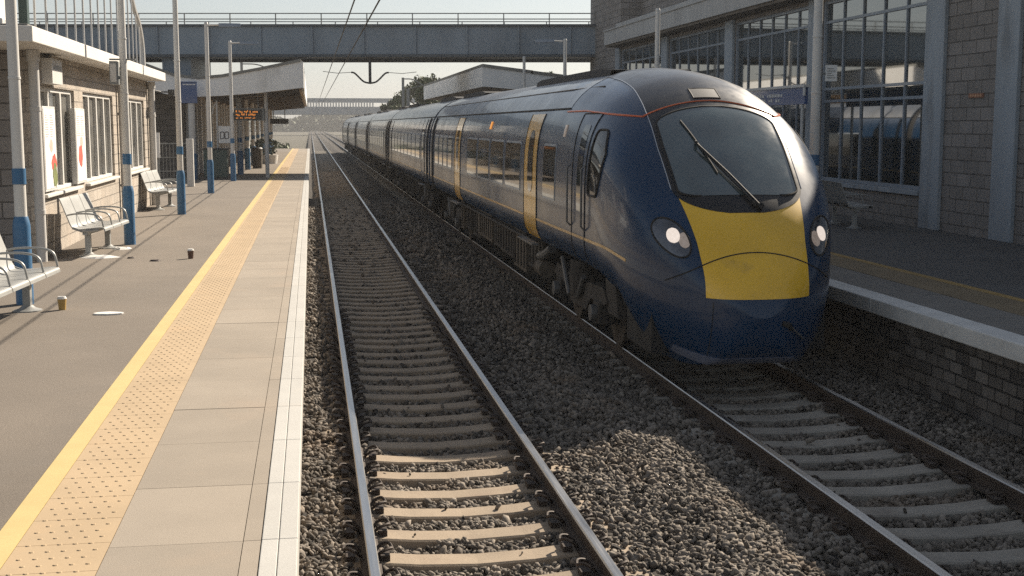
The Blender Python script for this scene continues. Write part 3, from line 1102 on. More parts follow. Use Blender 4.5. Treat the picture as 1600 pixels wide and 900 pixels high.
# small grey panel on the cab roof
b = MB()
rows = np.linspace(48.9, 54.5, 8)
patch_front(b, rows, np.full(8, -0.16), np.full(8, 0.16), 8, 0.014)
rp = simple('roof_panel', b, [mat('panel_grey', (0.09, 0.09, 0.088), 0.6, var=0.1)], lead)
b = MB()
loop = [(-0.165, 48.7), (0.165, 48.7), (0.165, 54.7), (-0.165, 54.7), (-0.165, 48.7)]
pl = []
for (xa, pa), (xb_, pb) in zip(loop[:-1], loop[1:]):
    for t in np.linspace(0, 1, 6)[:-1]:
        pl.append(tuple(front(xa + (xb_ - xa) * t, pa + (pb - pa) * t, 0.012)))
b.tube(pl + [pl[0]], 0.008, 5)
simple('panel_seal', b, ['rubber'], rp)
# headlights
for s in (-1, 1):
    b = MB()
    rows = np.linspace(3.4, 11.2, 26)
    u = (rows - 7.3) / 3.9
    hwd = 0.15 * np.sqrt(np.maximum(1 - u ** 2, 0.0)) + 0.002
    cx_ = 0.845 + 0.075 * u
    xl_, xr_ = cx_ - hwd, cx_ + hwd
    if s < 0:
        xl_, xr_ = -xr_, -xl_
    patch_front(b, rows, xl_, xr_, 20, 0.008)
    hl = simple('headlight', b, ['lamp_housing'], lead)
    ring_ = [tuple(front(s * (0.845 + 0.075 * math.sin(t) + 0.152 * math.cos(t)), 7.3 + 3.95 * math.sin(t), 0.009)) for t in np.linspace(0, 2 * math.pi, 40)]
    b = MB()
    b.tube(ring_, 0.011, 6)
    simple('headlight_rim', b, ['rubber'], hl)
    b = MB()
    c0 = 0.85 if s > 0 else 0.83
    rows = np.linspace(6.0, 9.0, 18)
    u = (rows - 7.5) / 1.5
    hwd = 0.062 * np.sqrt(np.maximum(1 - u ** 2, 0)) + 0.001
    patch_front(b, rows, s * c0 - hwd, s * c0 + hwd, 14, 0.016)
    simple('lamp', b, ['lamp_lit'], hl)
    b = MB()
    rows = np.linspace(5.0, 8.0, 14)
    u = (rows - 6.5) / 1.5
    hwd = 0.055 * np.sqrt(np.maximum(1 - u ** 2, 0)) + 0.001
    c1 = s * (c0 - 0.1)
    patch_front(b, rows, c1 - hwd, c1 + hwd, 14, 0.014)
    simple('dim_lamp', b, ['lamp_dim'], hl)  # second lens, given a faint glow by its material
# wiper
b = MB()
A_ = front(0.16, 12.9, 0.05)
B_ = front(-0.36, 29.5, 0.075)
b.tube([tuple(A_), tuple((A_ + B_) / 2 + np.array([0, -0.02, 0.01])), tuple(B_)], [0.014, 0.013, 0.011], 6)
A2 = front(0.10, 13.4, 0.055)
B2 = front(-0.33, 27.8, 0.07)
b.tube([tuple(A2), tuple(B2)], 0.010, 6)
b.tube([tuple(front(-0.44 + 0.23 * t, 38.5 - 17.5 * t, 0.03)) for t in np.linspace(0, 1, 10)], 0.011, 6)
b.tube([tuple(front(-0.36, 29.6, 0.08)), tuple(front(-0.345, 30.5, 0.03))], 0.02, 6)
b.tube([tuple(front(0.16, 12.9, 0.0)), tuple(front(0.16, 12.9, 0.065))], 0.035, 10)
b.tube([tuple(front(0.10, 13.3, 0.0)), tuple(front(0.10, 13.3, 0.06))], 0.022, 10)
simple('windscreen_wiper', b, ['rubber'], lead)
# bumper lip at the foot of the nose
b = MB()
rows = np.linspace(-16.0, -13.6, 5)
xl = np.full(5, -0.80)
patch_front(b, rows, xl, np.full(5, 0.42), 30, 0.02)
simple('valance_lip', b, [mat('lip_blue', (0.12, 0.14, 0.2), 0.45, var=0.2)], lead)
b = MB()
p0 = front(0.28, -8.0, 0.0)
b.tube([tuple(front(0.22, -7.2, 0.01)), tuple(front(0.30, -7.6, 0.03)), tuple(front(0.33, -8.3, 0.02))], 0.028, 8)
b.tube([tuple(front(0.30, -7.7, 0.04)), tuple(front(0.40, -9.0, 0.05)), tuple(front(0.5, -10.5, 0.03))], 0.01, 6, 1)
simple('towing_hook', b, ['rubber', 'dull_silver'], lead)
# rear of the skirt: dark cowl that closes the nose behind the coupler
b = MB()
b.box(XC - 1.0, XC + 1.0, 13.5, 14.6, 0.3, 1.0)
simple('coupler_cowl', b, ['rubber'], lead, smooth=False)
# cab side windows and cab doors, passenger windows, doors
for s in (-1, 1):
    b = MB()
    zs = zrows(1.95, 2.74, 0.07, 10)
    yf = np.interp(zs, [1.95, 2.2, 2.45, 2.74], [14.86, 14.74, 14.72, 14.98])
    yb = np.interp(zs, [1.95, 2.74], [15.32, 15.3])
    e = np.minimum(zs - 1.95, 2.74 - zs)
    ins = np.where(e < 0.07, 0.07 - np.sqrt(np.maximum(0.07 ** 2 - (0.07 - e) ** 2, 0)), 0)
    patch_side(b, zs, yf + ins, yb - ins, s, 8, 0.008, 0)
    rim = [tuple(side_pt(np.float64(y_), np.float64(z_), s, 0.008)) for y_, z_ in zip(yf + ins, zs)] + [tuple(side_pt(np.float64(y_), np.float64(z_), s, 0.008)) for y_, z_ in zip((yb - ins)[::-1], zs[::-1])]
    b.tube(rim + [rim[0]], 0.016, 6, 1)
    simple('cab_window', b, ['pane', 'rubber'], lead)
    # cab door
    b = MB()
    zs = np.linspace(1.12, 2.93, 24)
    patch_side(b, zs, 15.52, 16.26, s, 5, 0.003, 0)
    for yy in (15.5, 16.28):
        b.tube([tuple(side_pt(np.float64(yy), np.float64(z), s, 0.001)) for z in zs], 0.011, 5, 1)
    b.tube([tuple(side_pt(np.float64(yy), np.float64(2.94), s, 0.001)) for yy in np.linspace(15.5, 16.28, 6)], 0.011, 5, 1)
    cd = simple('cab_door', b, ['navy', 'rubber'], lead)
    b = MB()
    zs = zrows(1.72, 2.8, 0.06)
    a_, c_ = rounded(zs, 1.72, 2.8, 15.68, 15.98, 0.06)
    patch_side(b, zs, a_, c_, s, 5, 0.009, 0)
    simple('cab_door_window', b, ['pane'], cd)
    b = MB()
    for yy in (15.46, 16.34):
        b = MB()
        x0 = XC + s * (HW + 0.005)
        b.tube([(x0, yy, 1.5), (x0 + s * 0.05, yy, 1.55), (x0 + s * 0.05, yy, 2.25), (x0, yy, 2.3)], 0.014, 6)
        simple('handrail', b, ['dull_silver'], cd)
    door_part(lead, 18.95, 20.05, s)
    door_part(lead, 28.95, 30.05, s)
    for y0_, y1_ in ((17.5, 18.4), (20.5, 22.05), (22.35, 23.9), (24.2, 25.75), (26.05, 27.6), (30.7, 31.5), (31.8, 32.6), (32.9, 33.7), (34.0, 34.8)):
        window_part(lead, y0_, y1_, 1.78, 2.5, 0.05, s)
    # vestibule end door lines and lamps
    b = MB()
    zs = np.linspace(1.1, 2.98, 20)
    for yy in (35.5, 35.62):
        b.tube([tuple(side_pt(np.float64(yy), np.float64(z), s, 0.004)) for z in zs], 0.03, 5)
    simple('drain_strip', b, ['rubber'], lead)
    b = MB()
    zs = np.linspace(2.72, 2.86, 4)
    patch_side(b, zs, 24.3, 24.42, s, 3, 0.02)
    simple('door_lamp', b, ['amber'], lead)
    b = MB()
    patch_side(b, np.linspace(2.64, 2.8, 4), 17.0, 17.1, s, 3, 0.015)
    simple('side_lamp', b, ['lamp_dim'], lead)
    # worn emblem on the lower side
    b = MB()
    for k_ in range(7):
        y_ = 22.4 + k_ * 0.17 + rnd.uniform(-0.03, 0.03)
        z_ = 1.22 + rnd.uniform(-0.015, 0.02)
        h_ = rnd.uniform(0.03, 0.055)
        patch_side(b, np.array([z_ - h_, z_ + h_]), y_, y_ + rnd.uniform(0.05, 0.1), s, 3, 0.006)
    simple('worn_marking', b, [mat('worn_grey', (0.075, 0.09, 0.12), 0.6)], lead)
stripe(lead, 13.9, CAR1_END - 0.05, lambda y: 1.395 - 0.10 * np.clip((14.6 - y) / 0.7, 0, 1) ** 1.5, 0.035)
# roof sheet and roof fairings
b = MB()
roof_panel(b, 17.3, CAR1_END - 0.02)
for s in (-1, 1):
    zz = 3.02
    b.tube([tuple(side_pt(np.float64(a_), np.float64(3.02), s, 0.006)) for a_ in np.linspace(17.3, CAR1_END, 12)], 0.014, 5, 1)
    b.tube([tuple(side_pt(np.float64(a_), np.float64(3.3), s, 0.006)) for a_ in np.linspace(16.6, CAR1_END, 12)], 0.012, 5, 1)
roof = simple('roof', b, ['navy_roof_sheen', 'rubber'], lead)
def roof_pod(parent, y0, y1, x0, x1, h=0.1, name='roof_fairing', material='rubber'):
    b = MB()
    n_ = 16
    rows_ = []
    for t in np.linspace(0, 1, n_):
        Y = y0 + (y1 - y0) * t
        hh = h * min(1, math.sin(math.pi * min(t * 2.2, 0.5)) if t < 0.3 else 1, (1 - t) / 0.08 if t > 0.92 else 1)
        zz = float(n_top(Y)) - 0.10
        rows_.append([(XC + x0, Y, zz - 0.05), (XC + x0 + 0.04, Y, zz + 0.09 + hh * 0.9), (XC + x1 - 0.04, Y, zz + 0.09 + hh * 0.9), (XC + x1, Y, zz - 0.05)])
    A = np.array(rows_)
    closed_panel(b, A, A - np.array([0, 0, 0.02]))
    return b.build(name, [material], parent, smooth=True, sharp=30)
roof_pod(roof, 17.6, 23.5, -0.55, -0.12, 0.035)
roof_pod(roof, 17.2, 23.5, 0.12, 0.55, 0.035)
roof_pod(roof, 31.0, 35.5, -0.5, 0.5, 0.06)
bogie(lead, 17.0)
bogie(lead, 32.4)
underframe(lead, 19.6, 30.2)
for sx in (-1, 1):
    b = MB()
    b.tube([(XC + sx * 1.15, 18.6, 0.98), (XC + sx * 1.2, 18.9, 0.86), (XC + sx * 1.2, 19.3, 0.8)], 0.07, 10)
    simple('air_pipe', b, ['dull_silver'], lead)
    b = MB()
    b.tube([(XC + sx * 1.15, 19.0, 0.62), (XC + sx * 1.15, 19.45, 0.62)], 0.13, 14)
    simple('air_tank', b, ['grime_tan'], lead)
    b = MB()
    b.prism([(14.75, 0.5), (15.3, 0.5), (15.45, 0.98), (14.95, 0.98)], 0, XC + sx * 0.95 - 0.12, XC + sx * 0.95 + 0.12)
    simple('sand_box', b, ['grime'], lead, smooth=False)
def gangway(parent, y0, y1):
    b = MB()
    n_ = 5
    for k_ in range(n_):
        ya = y0 + (y1 - y0) * k_ / n_
        yb_ = y0 + (y1 - y0) * (k_ + 0.7) / n_
        sec = [(x * 0.97, z if z > 1.2 else 1.0) for x, z in section(30.0)]
        ra = [(XC + x, ya, z - (0.03 if z > 2 else 0)) for x, z in sec]
        rb = [(XC + x, yb_, z - (0.03 if z > 2 else 0)) for x, z in sec]
        n2 = len(ra)
        b.add(ra + rb, [(j, (j + 1) % n2, (j + 1) % n2 + n2, j + n2) for j in range(n2)] + [tuple(range(n2 - 1, -1, -1)), tuple(range(n2, 2 * n2))])
    return b.build('gangway', ['rubber'], parent, smooth=False)
gangway(lead, CAR1_END, CAR1_END + 0.42)

# ------------------------------------------------ following carriages
Y0C = CAR1_END + 0.42
LC = 19.8
car = thing('train_carriage', (XC, Y0C, 0), 'navy carriage coupled directly behind the yellow-nosed leading car', 'train car', 'cars of the blue train')
body_mesh(list(np.linspace(Y0C, Y0C + LC, 8))).build('body', ['navy'], car, smooth=True, sharp=50)
b = MB()
roof_panel(b, Y0C + 0.02, Y0C + LC - 0.02)
for s in (-1, 1):
    b.tube([tuple(side_pt(np.float64(a_), np.float64(3.02), s, 0.006)) for a_ in np.linspace(Y0C, Y0C + LC, 12)], 0.014, 5, 1)
croof = simple('roof', b, ['navy_roof_sheen', 'rubber'], car)
roof_pod(croof, Y0C + 0.6, Y0C + 5.2, -0.5, 0.5, 0.07)
roof_pod(croof, Y0C + 14.2, Y0C + 18.8, -0.5, 0.5, 0.07)
for s in (-1, 1):
    for y0_ in (1.5, 17.2):
        door_part(car, Y0C + y0_, Y0C + y0_ + 1.1, s, 'navy')
    for y0_ in np.arange(3.2, 16.2, 1.72):
        window_part(car, Y0C + y0_, Y0C + y0_ + 1.42, 1.78, 2.5, 0.05, s)
    b = MB()
    zs = np.linspace(1.1, 2.98, 20)
    for yy in (Y0C + 0.5, Y0C + 0.62, Y0C + LC - 0.5):
        b.tube([tuple(side_pt(np.float64(yy), np.float64(z), s, 0.004)) for z in zs], 0.03, 5)
    simple('drain_strip', b, ['rubber'], car)
stripe(car, Y0C + 0.03, Y0C + LC - 0.03, lambda y: 1.395 + 0 * y, 0.035)
bogie(car, Y0C + 2.9)
bogie(car, Y0C + LC - 2.9)
underframe(car, Y0C + 5.2, Y0C + LC - 5.2)
gangway(car, Y0C + LC, Y0C + LC + 0.42)
ordinal = ['second navy carriage behind the leading car', 'third navy carriage behind the leading car, alongside the pale right canopy',
           'fourth navy carriage behind the leading car, close to the far bridge', 'last navy carriage of the train, smallest and faded by haze']
for i, lb in enumerate(ordinal):
    c = copy_tree(car)
    c.location = (XC, Y0C + (LC + 0.42) * (i + 1), 0)
    c['label'] = lb

# ================================================================ LEFT SIDE
# ------------------------------------------------ station building
LB0, LB1 = 19.75, 33.4
lb = thing('station_building', (XW - 3, 26, ZP), 'pale stone single-storey station building with flat white roof edge and three white windows', 'building')
wins = [(20.15, 23.1), (23.95, 27.45), (28.6, 32.45)]
b = MB()
zs0, zs1 = 1.76, 3.38
x0, x1 = XW - 0.3, XW
yc_ = LB0
for (a, c) in wins:
    b.box(x0, x1, yc_, a, ZP, 3.87)
    b.box(x0, x1, a, c, ZP, zs0)
    b.box(x0, x1, a, c, zs1, 3.87)
    yc_ = c
b.box(x0, x1, yc_, LB1, ZP, 3.87)
b.box(-14, x0, LB1 - 0.3, LB1, ZP, 3.87)
wl = b.build('front_wall', ['block_tan'], lb)
b = MB()
b.box(-14, x0, LB0, LB0 + 0.3, ZP, 3.87)
b.build('end_wall', ['block_grey'], lb)
b = MB()
b.box(-14, -3.55, 17.7, 33.3, 3.875, 4.08)
b.box(-14, -3.62, 17.77, 33.23, 4.082, 4.11, 1)
b.build('roof', ['fascia', 'roof_felt'], lb, bevel=0.012)
for n_, (a, c) in enumerate(wins):
    b = MB()
    xf0, xf1 = XW - 0.15, XW - 0.05
    b.box(xf0, xf1, a, c, zs1 - 0.07, zs1)
    b.box(xf0, xf1, a, c, zs0, zs0 + 0.06)
    k_ = 4 if n_ else 3
    for j in range(k_ + 1):
        yy = a + (c - a) * j / k_
        yy = min(max(yy, a + 0.05), c - 0.05)
        b.box(xf0, xf1 + 0.004, yy - 0.05, yy + 0.05, zs0 + 0.06, zs1 - 0.07)
    w = b.build('window', ['white_paint'], lb, bevel=0.006)
    b = MB()
    for j in range(k_):
        ya, yb_ = a + (c - a) * j / k_ + 0.05, a + (c - a) * (j + 1) / k_ - 0.05
        b.box(XW - 0.12, XW - 0.105, ya - 0.002, yb_ + 0.002, zs0 + 0.058, zs1 - 0.068)
    b.build('pane', ['glass_left'], w)
    b = MB()
    b.box(XW - 0.1, XW + 0.09, a - 0.06, c + 0.06, zs0 - 0.055, zs0 - 0.003)
    b.build('sill', ['white_paint'], w, bevel=0.01)
def downpipe(x, y, r, z1, label):
    b = MB()
    b.cyl(x, y, ZP, z1, r, n=18)
    for z in (1.5, 3.0):
        b.cyl(x, y, z, z + 0.06, r * 1.12, n=18)
        b.box(XW - 0.0, x, y - 0.02, y + 0.02, z + 0.01, z + 0.05)
    b.cyl(x, y, z1 - 0.16, z1, r * 1.25, n=18)
    return tag(b.build('downpipe', ['grey_white'], loc=(x, y, ZP), smooth=True), label, 'downpipe', 'downpipes of the station building')
downpipe(XW + 0.06, 19.6, 0.075, 3.87, 'thick grey downpipe at the near corner of the stone building')
downpipe(XW + 0.09, 28.1, 0.07, 3.86, 'grey downpipe on the stone wall behind the pole with the speaker box')
downpipe(XW + 0.1, 33.2, 0.085, 3.86, 'grey downpipe at the far corner of the stone building')
b = MB()
b.tube([(XW - 0.2, 19.735, ZP), (XW - 0.2, 19.735, 2.3), (XW - 0.18, 19.735, 3.85)], 0.014, 6)
tag(b.build('wall_cable', ['dark_steel'], loc=(XW - 0.25, 19.73, ZP)), 'thin dark cable running up the shaded end wall beside the downpipe', 'cable')
b = MB()
b.box(XW, XW + 0.16, 20.45, 21.25, 3.42, 3.8)
b.box(XW + 0.16, XW + 0.166, 20.55, 21.15, 3.64, 3.7, 1)
ab = tag(b.build('alarm_box', ['grey_white', 'ink'], loc=(XW + 0.08, 20.8, 3.4), bevel=0.012), 'pale square wall box under the roof edge above the nearest window', 'box')
# white poster boards
def poster(y0, y1, label, flower):
    t = thing('poster_board', (XW + 0.12, (y0 + y1) / 2, 1.76), label, 'poster board', 'white poster boards by the windows')
    b = MB()
    b.box(XW - 0.045, XW + 0.045, y0, y1, 1.79, 3.08)
    b.build('board', ['grey_white'], t, bevel=0.008)
    b = MB()
    b.box(XW + 0.046, XW + 0.051, y0 + 0.04, y1 - 0.04, 1.83, 3.04)
    p = b.build('poster', ['paper'], t)
    b = MB()
    x = XW + 0.0515
    r_ = random.Random(int(y0 * 10))
    z = 2.94
    while z > 2.6:
        for q_ in range(2):
            ya = y0 + 0.12 + q_ * (y1 - y0 - 0.2) / 2
            b.box(x, x + 0.002, ya, ya + r_.uniform(0.4, 0.95) * (y1 - y0 - 0.3) / 2, z, z + 0.012)
        z -= 0.036
    b.build('text_lines', ['ink'], p)
    b = MB()
    def blob(yc, zc, ry, rz, m, dx):
        n = 18
        ring = [(yc + ry * math.cos(2 * math.pi * k / n) * r_.uniform(0.75, 1.15), zc + rz * math.sin(2 * math.pi * k / n) * r_.uniform(0.8, 1.15)) for k in range(n)]
        b.prism(ring, 0, x + dx, x + dx + 0.0018, m)
    ym = (y0 + y1) / 2
    W = y1 - y0
    if flower:
        blob(ym + 0.05 * W, 2.48, 0.14 * W, 0.1, 1, 0)
        blob(ym + 0.22 * W, 2.22, 0.2 * W, 0.13, 0, 0.002)
        blob(ym + 0.26 * W, 2.02, 0.19 * W, 0.19, 2, 0.004)
    else:
        blob(ym + 0.02 * W, 2.5, 0.16 * W, 0.1, 1, 0)
        blob(ym - 0.1 * W, 2.27, 0.2 * W, 0.18, 0, 0.002)
    b.build('printed_picture', ['red_print', 'pink_print', 'green_print'], p)
poster(20.17, 21.12, 'white poster board with a red and green picture beside the nearest window', True)
poster(22.85, 23.8, 'white poster board with a plain red picture between the first two windows', False)

# dark vent box and curved railing above the roof
RX = -4.0
rl = thing('roof_railing', (RX, 24, 4.11), 'tall grey railing of thin vertical bars with a curved end, above the flat roof', 'railing')
b = MB()
y = 20.16
ZT = 6.9
while y < 30.3:
    b.tube([(RX, y, 4.1), (RX, y, ZT)], 0.017, 8)
    y += 0.84
b.bar((RX, 19.5, ZT), (RX, 30.2, ZT), 0.05, 0.06)
b.bar((RX, 19.5, 4.17), (RX, 32.6, 4.17), 0.03, 0.03)
b.build('bars', ['grey_white'], rl, smooth=False)
b = MB()
pts_ = bez([(RX, 30.0, ZT), (RX, 30.5, 6.1), (RX, 31.2, 5.55), (RX, 32.1, 5.2), (RX, 32.6, 4.75), (RX, 32.72, 4.1)], 8)
b.tube(pts_, 0.055, 8)
for (yy, zt) in ((30.9, 5.7), (31.5, 5.42), (32.1, 5.18)):
    b.tube([(RX, yy, 4.1), (RX, yy, zt)], 0.016, 8)
b.build('curved_end', ['grey_white'], rl, smooth=True)
b = MB()
b.box(RX - 0.07, RX + 0.05, 19.4, 19.55, 4.1, 7.0)
b.build('end_post', ['dark_green'], rl, bevel=0.006)
b = MB()
b.box(-5.2, -4.16, 18.6, 19.6, 4.11, 6.2)
b.box(-5.26, -4.1, 18.54, 19.66, 4.111, 4.24, 1)
tag(b.build('roof_vent_box', ['fascia', 'grey_white'], loc=(-4.7, 19, 4.11), bevel=0.015), 'cream box standing on the near corner of the flat roof beside the dark railing post', 'roof box')

# ------------------------------------------------ lamp posts with blue sleeves
def lamp_post(name, x, y, label, group, arm=1, box=False, sleeve=True, top=5.72, lamp=True, r=0.07, ang=0.0):
    t = thing(name, (x, y, ZP), label, 'lamp post', group)
    b = MB()
    b.cyl(x, y, ZP, top, r, r * 0.78, 18)
    b.cyl(x, y, top - 0.02, top + 0.03, r * 0.9, r * 0.6, 18)
    for z in (3.3, 4.2):
        b.cyl(x, y, z, z + 0.025, r * 0.98, n=18)
    b.build('pole', ['white_paint'], t, smooth=True)
    b = MB()
    b.cyl(x, y, ZP + 0.985 + 0.36, ZP + 1.16 + 0.36, r * 1.06, n=18)
    b.build('blue_band', ['blue_post'], t, smooth=True)
    if sleeve:
        b = MB()
        R0 = r * 1.36
        b.tube([(x, y, ZP), (x, y, ZP + 0.88), (x, y, ZP + 0.94), (x, y, ZP + 0.985)], [R0, R0, R0 * 0.9, r * 1.05], 24)
        b.build('blue_sleeve', ['blue_post'], t, smooth=True)
    if lamp:
        b = MB()
        z = top - 0.06
        ca, sa = math.cos(ang), math.sin(ang)
        b.tube([(x, y, z), (x + arm * 0.42 * ca, y + 0.42 * sa, z + 0.02)], 0.025, 8)
        b.build('arm', ['white_paint'], t, smooth=True)
        b = MB()
        rows_ = []
        for k in range(9):
            u = k / 8
            w_ = 0.12 * math.sin(math.pi * (0.12 + 0.82 * u)) ** 0.6
            xx = x + arm * (0.36 + 0.62 * u) * ca
            yb_ = y + (0.36 + 0.62 * u) * sa
            rows_.append([(xx, yb_ - w_, z + 0.0), (xx, yb_ - w_ * 0.6, z + 0.06), (xx, yb_ + w_ * 0.6, z + 0.06), (xx, yb_ + w_, z + 0.0)])
        A = np.array(rows_)
        closed_panel(b, A, A - np.array([0, 0, 0.045]))
        b.build('lamp_head', ['frame_blue'], t, smooth=True, sharp=50)
    if box:
        b = MB()
        b.box(x - 0.21, x - 0.085, y - 0.13, y + 0.13, 3.46, 3.84)
        b.box(x - 0.195, x - 0.1, y - 0.136, y - 0.13, 3.5, 3.8, 1)
        b.box(x - 0.22, x + 0.2, y - 0.03, y + 0.03, 3.86, 3.885)
        b.box(x - 0.12, x - 0.05, y - 0.03, y + 0.03, 3.55, 3.6)
        b.build('speaker_box', ['steel_grey', 'grey_white'], t, bevel=0.006)
    return t
gl = 'white lamp posts with blue sleeves on the left platform'
lamp_post('lamp_post', -3.21, 14.94, 'white lamp post with blue sleeve beside the half-seen foreground bench', gl)
lamp_post('lamp_post', -3.04, 22.22, 'white lamp post with a speaker box near its top, beside the three-seat bench', gl, box=True)
lamp_post('lamp_post', -2.90, 29.6, 'white lamp post just in front of the small far bench and mesh fence', gl)
lamp_post('lamp_post', -2.93, 38.65, 'white lamp post to the right of the hanging blue sign', gl)
lamp_post('lamp_post', -2.76, 46.93, 'white lamp post touching the left end of the orange display', gl)
gr_ = 'white lamp posts on the right platform'
lamp_post('lamp_post', 8.1, 19.95, 'thick white post with one blue band, close beside the train nose', gr_, arm=-1, sleeve=False, r=0.085, lamp=False)
lamp_post('lamp_post', 8.1, 29.7, 'white post without a lamp before the brick eave of the glazed building', gr_, arm=-1, sleeve=False, lamp=False, top=5.48)
lamp_post('lamp_post', 8.1, 40.85, 'white lamp post with its lamp head in front of the steel bridge', gr_, arm=-1, sleeve=False, top=5.5)
lamp_post('lamp_post', 8.1, 48.85, 'thin white post before the pale canopy beyond the train roof', gr_, arm=-1, sleeve=False, lamp=False, top=5.36)

# small notice on the big right post
b = MB()
b.box(8.25, 8.44, 19.93, 19.96, 3.5, 3.76)
for k in range(5):
    b.box(8.27, 8.27 + 0.14 - 0.03 * (k % 3), 19.924, 19.93, 3.55 + k * 0.036, 3.563 + k * 0.036, 1)
b.box(8.17, 8.251, 19.94, 19.958, 3.6, 3.64, 2)
tag(b.build('notice_plate', ['paper', 'ink', 'steel_grey'], loc=(8.34, 19.95, 3.5)), 'small white notice plate fixed to the thick post beside the train', 'notice')

# ------------------------------------------------ benches
def make_bench(L=1.75, n=3):
    """seats face local +x, bench runs along local y"""
    t = thing('bench', (0, 0, 0), None, 'bench')
    sw = L / n
    prof = bez([(-0.36, 0, 0.90), (-0.33, 0, 0.83), (-0.245, 0, 0.60), (-0.19, 0, 0.47), (-0.12, 0, 0.435), (0.05, 0, 0.445), (0.22, 0, 0.46), (0.285, 0, 0.445), (0.30, 0, 0.40)], 5)
    for k in range(n):
        b = MB()
        ya, yb_ = -L / 2 + k * sw + 0.012, -L / 2 + (k + 1) * sw - 0.012
        A, B = [], []
        for i, p in enumerate(prof):
            d_ = (prof[min(i + 1, len(prof) - 1)] - prof[max(i - 1, 0)]).normalized()
            nrm = Vector((d_.z, 0, -d_.x)) * 0.016
            A.append([(p.x, y_, p.z) for y_ in np.linspace(ya, yb_, 4)])
            B.append([(p.x + nrm.x, y_, p.z + nrm.z) for y_ in np.linspace(ya, yb_, 4)])
        closed_panel(b, np.array(A), np.array(B))
        b.build('seat', ['bench_metal'], t, smooth=True, sharp=50)
    b = MB()
    b.box(-0.05, 0.03, -L / 2 + 0.05, L / 2 - 0.05, 0.34, 0.405)
    for k in range(n + 1):
        y_ = min(max(-L / 2 + k * sw, -L / 2 + 0.03), L / 2 - 0.03)
        b.tube([(-0.19, y_, 0.45), (-0.05, y_, 0.4), (0.2, y_, 0.42)], 0.02, 6)
    b.build('beam', ['bench_metal'], t)
    for k in range(n + 1):
        y_ = min(max(-L / 2 + k * sw, -L / 2 + 0.02), L / 2 - 0.02)
        b = MB()
        b.tube(bez([(-0.255, y_, 0.645), (-0.12, y_, 0.665), (0.1, y_, 0.66), (0.23, y_, 0.61), (0.275, y_, 0.46)], 6), 0.013, 8)
        b.build('armrest', ['bench_metal'], t, smooth=True)
    for s in (-1, 1):
        b = MB()
        y_ = s * (L / 2 - 0.22)
        b.box(-0.05, 0.03, y_ - 0.04, y_ + 0.04, 0.02, 0.345)
        b.tube([(-0.01, y_, 0.0), (-0.01, y_, 0.012), (-0.01, y_, 0.03), (-0.01, y_, 0.06)], [0.15, 0.15, 0.09, 0.055], 18)
        b.build('leg', ['bench_metal'], t, smooth=True)
    return t
bench = make_bench()
GB = 'grey metal platform benches'
def place(o, x, y, rz, label):
    o.location = (x, y, ZP)
    o.rotation_euler = (0, 0, R(rz))
    o['label'] = label
    o['group'] = GB
place(bench, -3.34, 20.95, -4, 'three-seat grey metal bench with white litter at its feet, under the white windows')
b2 = make_bench(2.33, 4)
place(b2, -3.12, 13.43, -4, 'grey metal bench cut off by the left edge of the photo, close to the camera')
b3 = copy_tree(bench)
place(b3, -3.52, 31.9, -6, 'small far grey bench past the last window of the stone building')
b4 = copy_tree(bench)
place(b4, 10.5, 24.2, -6, 'grey metal bench in the shade on the right platform, half hidden by the train nose')

# ------------------------------------------------ litter
def cup(x, y, m, label, s=1.0):
    t = thing('paper_cup', (x, y, ZP), label, 'cup', 'paper cups left on the platform')
    b = MB()
    b.cyl(x, y, ZP, ZP + 0.105 * s, 0.032 * s, 0.042 * s, 20)
    b.build('cup_body', [m], t, smooth=True)
    b = MB()
    b.tube([(x, y, ZP + 0.105 * s), (x, y, ZP + 0.113 * s), (x, y, ZP + 0.113 * s), (x, y, ZP + 0.128 * s)], [0.045 * s, 0.045 * s, 0.04 * s, 0.037 * s], 20)
    b.build('lid', ['paper'], t, smooth=True)
cup(-2.71, 14.4, 'cup_tan', 'tan paper cup with a white lid standing near the foreground bench', 1.15)
cup(-1.82, 19.71, 'cup_brown', 'dark brown paper cup with a white lid, alone in the middle of the platform', 1.15)
b = MB()
ring = [(-2.17 + 0.165 * math.cos(t) * rnd.uniform(0.8, 1.08), 13.98 + 0.1 * math.sin(t) * rnd.uniform(0.7, 1.1)) for t in np.linspace(0, 2 * math.pi, 17)[:-1]]
b.prism(ring, 2, ZP + 0.002, ZP + 0.016)
tag(b.build('paper_scrap', ['paper'], loc=(-2.17, 13.98, ZP)), 'flat torn scrap of white paper lying on the platform in front of the tan cup', 'litter')
def scrap(x, y, sx, sy, m, name, label, h=0.02):
    b = MB()
    n = 11
    ring = [(x + sx * math.cos(2 * math.pi * k / n) * rnd.uniform(0.6, 1.1), y + sy * math.sin(2 * math.pi * k / n) * rnd.uniform(0.6, 1.1)) for k in range(n)]
    top = [(x + (p[0] - x) * 0.7, y + (p[1] - y) * 0.7, ZP + h * rnd.uniform(0.6, 1.3)) for p in ring]
    b.add([(p[0], p[1], ZP + 0.002) for p in ring] + top, [(k, (k + 1) % n, (k + 1) % n + n, k + n) for k in range(n)] + [tuple(range(n, 2 * n))])
    tag(b.build(name, [m], loc=(x, y, ZP)), label, 'litter')
scrap(-2.3, 19.42, 0.09, 0.09, 'litter_dark', 'litter_scrap', 'flat dark scrap of litter on the bare platform left of the brown cup', 0.02)
scrap(-2.72, 19.9, 0.07, 0.07, 'litter_dark', 'litter_scrap', 'small dark scrap of litter next to the three-seat bench', 0.02)
scrap(-3.2, 20.05, 0.3, 0.16, 'paper', 'crumpled_paper', 'crumpled white paper under the near leg of the three-seat bench', 0.03)
scrap(-3.05, 21.4, 0.16, 0.2, 'paper', 'crumpled_paper', 'torn white paper under the far leg of the three-seat bench', 0.03)

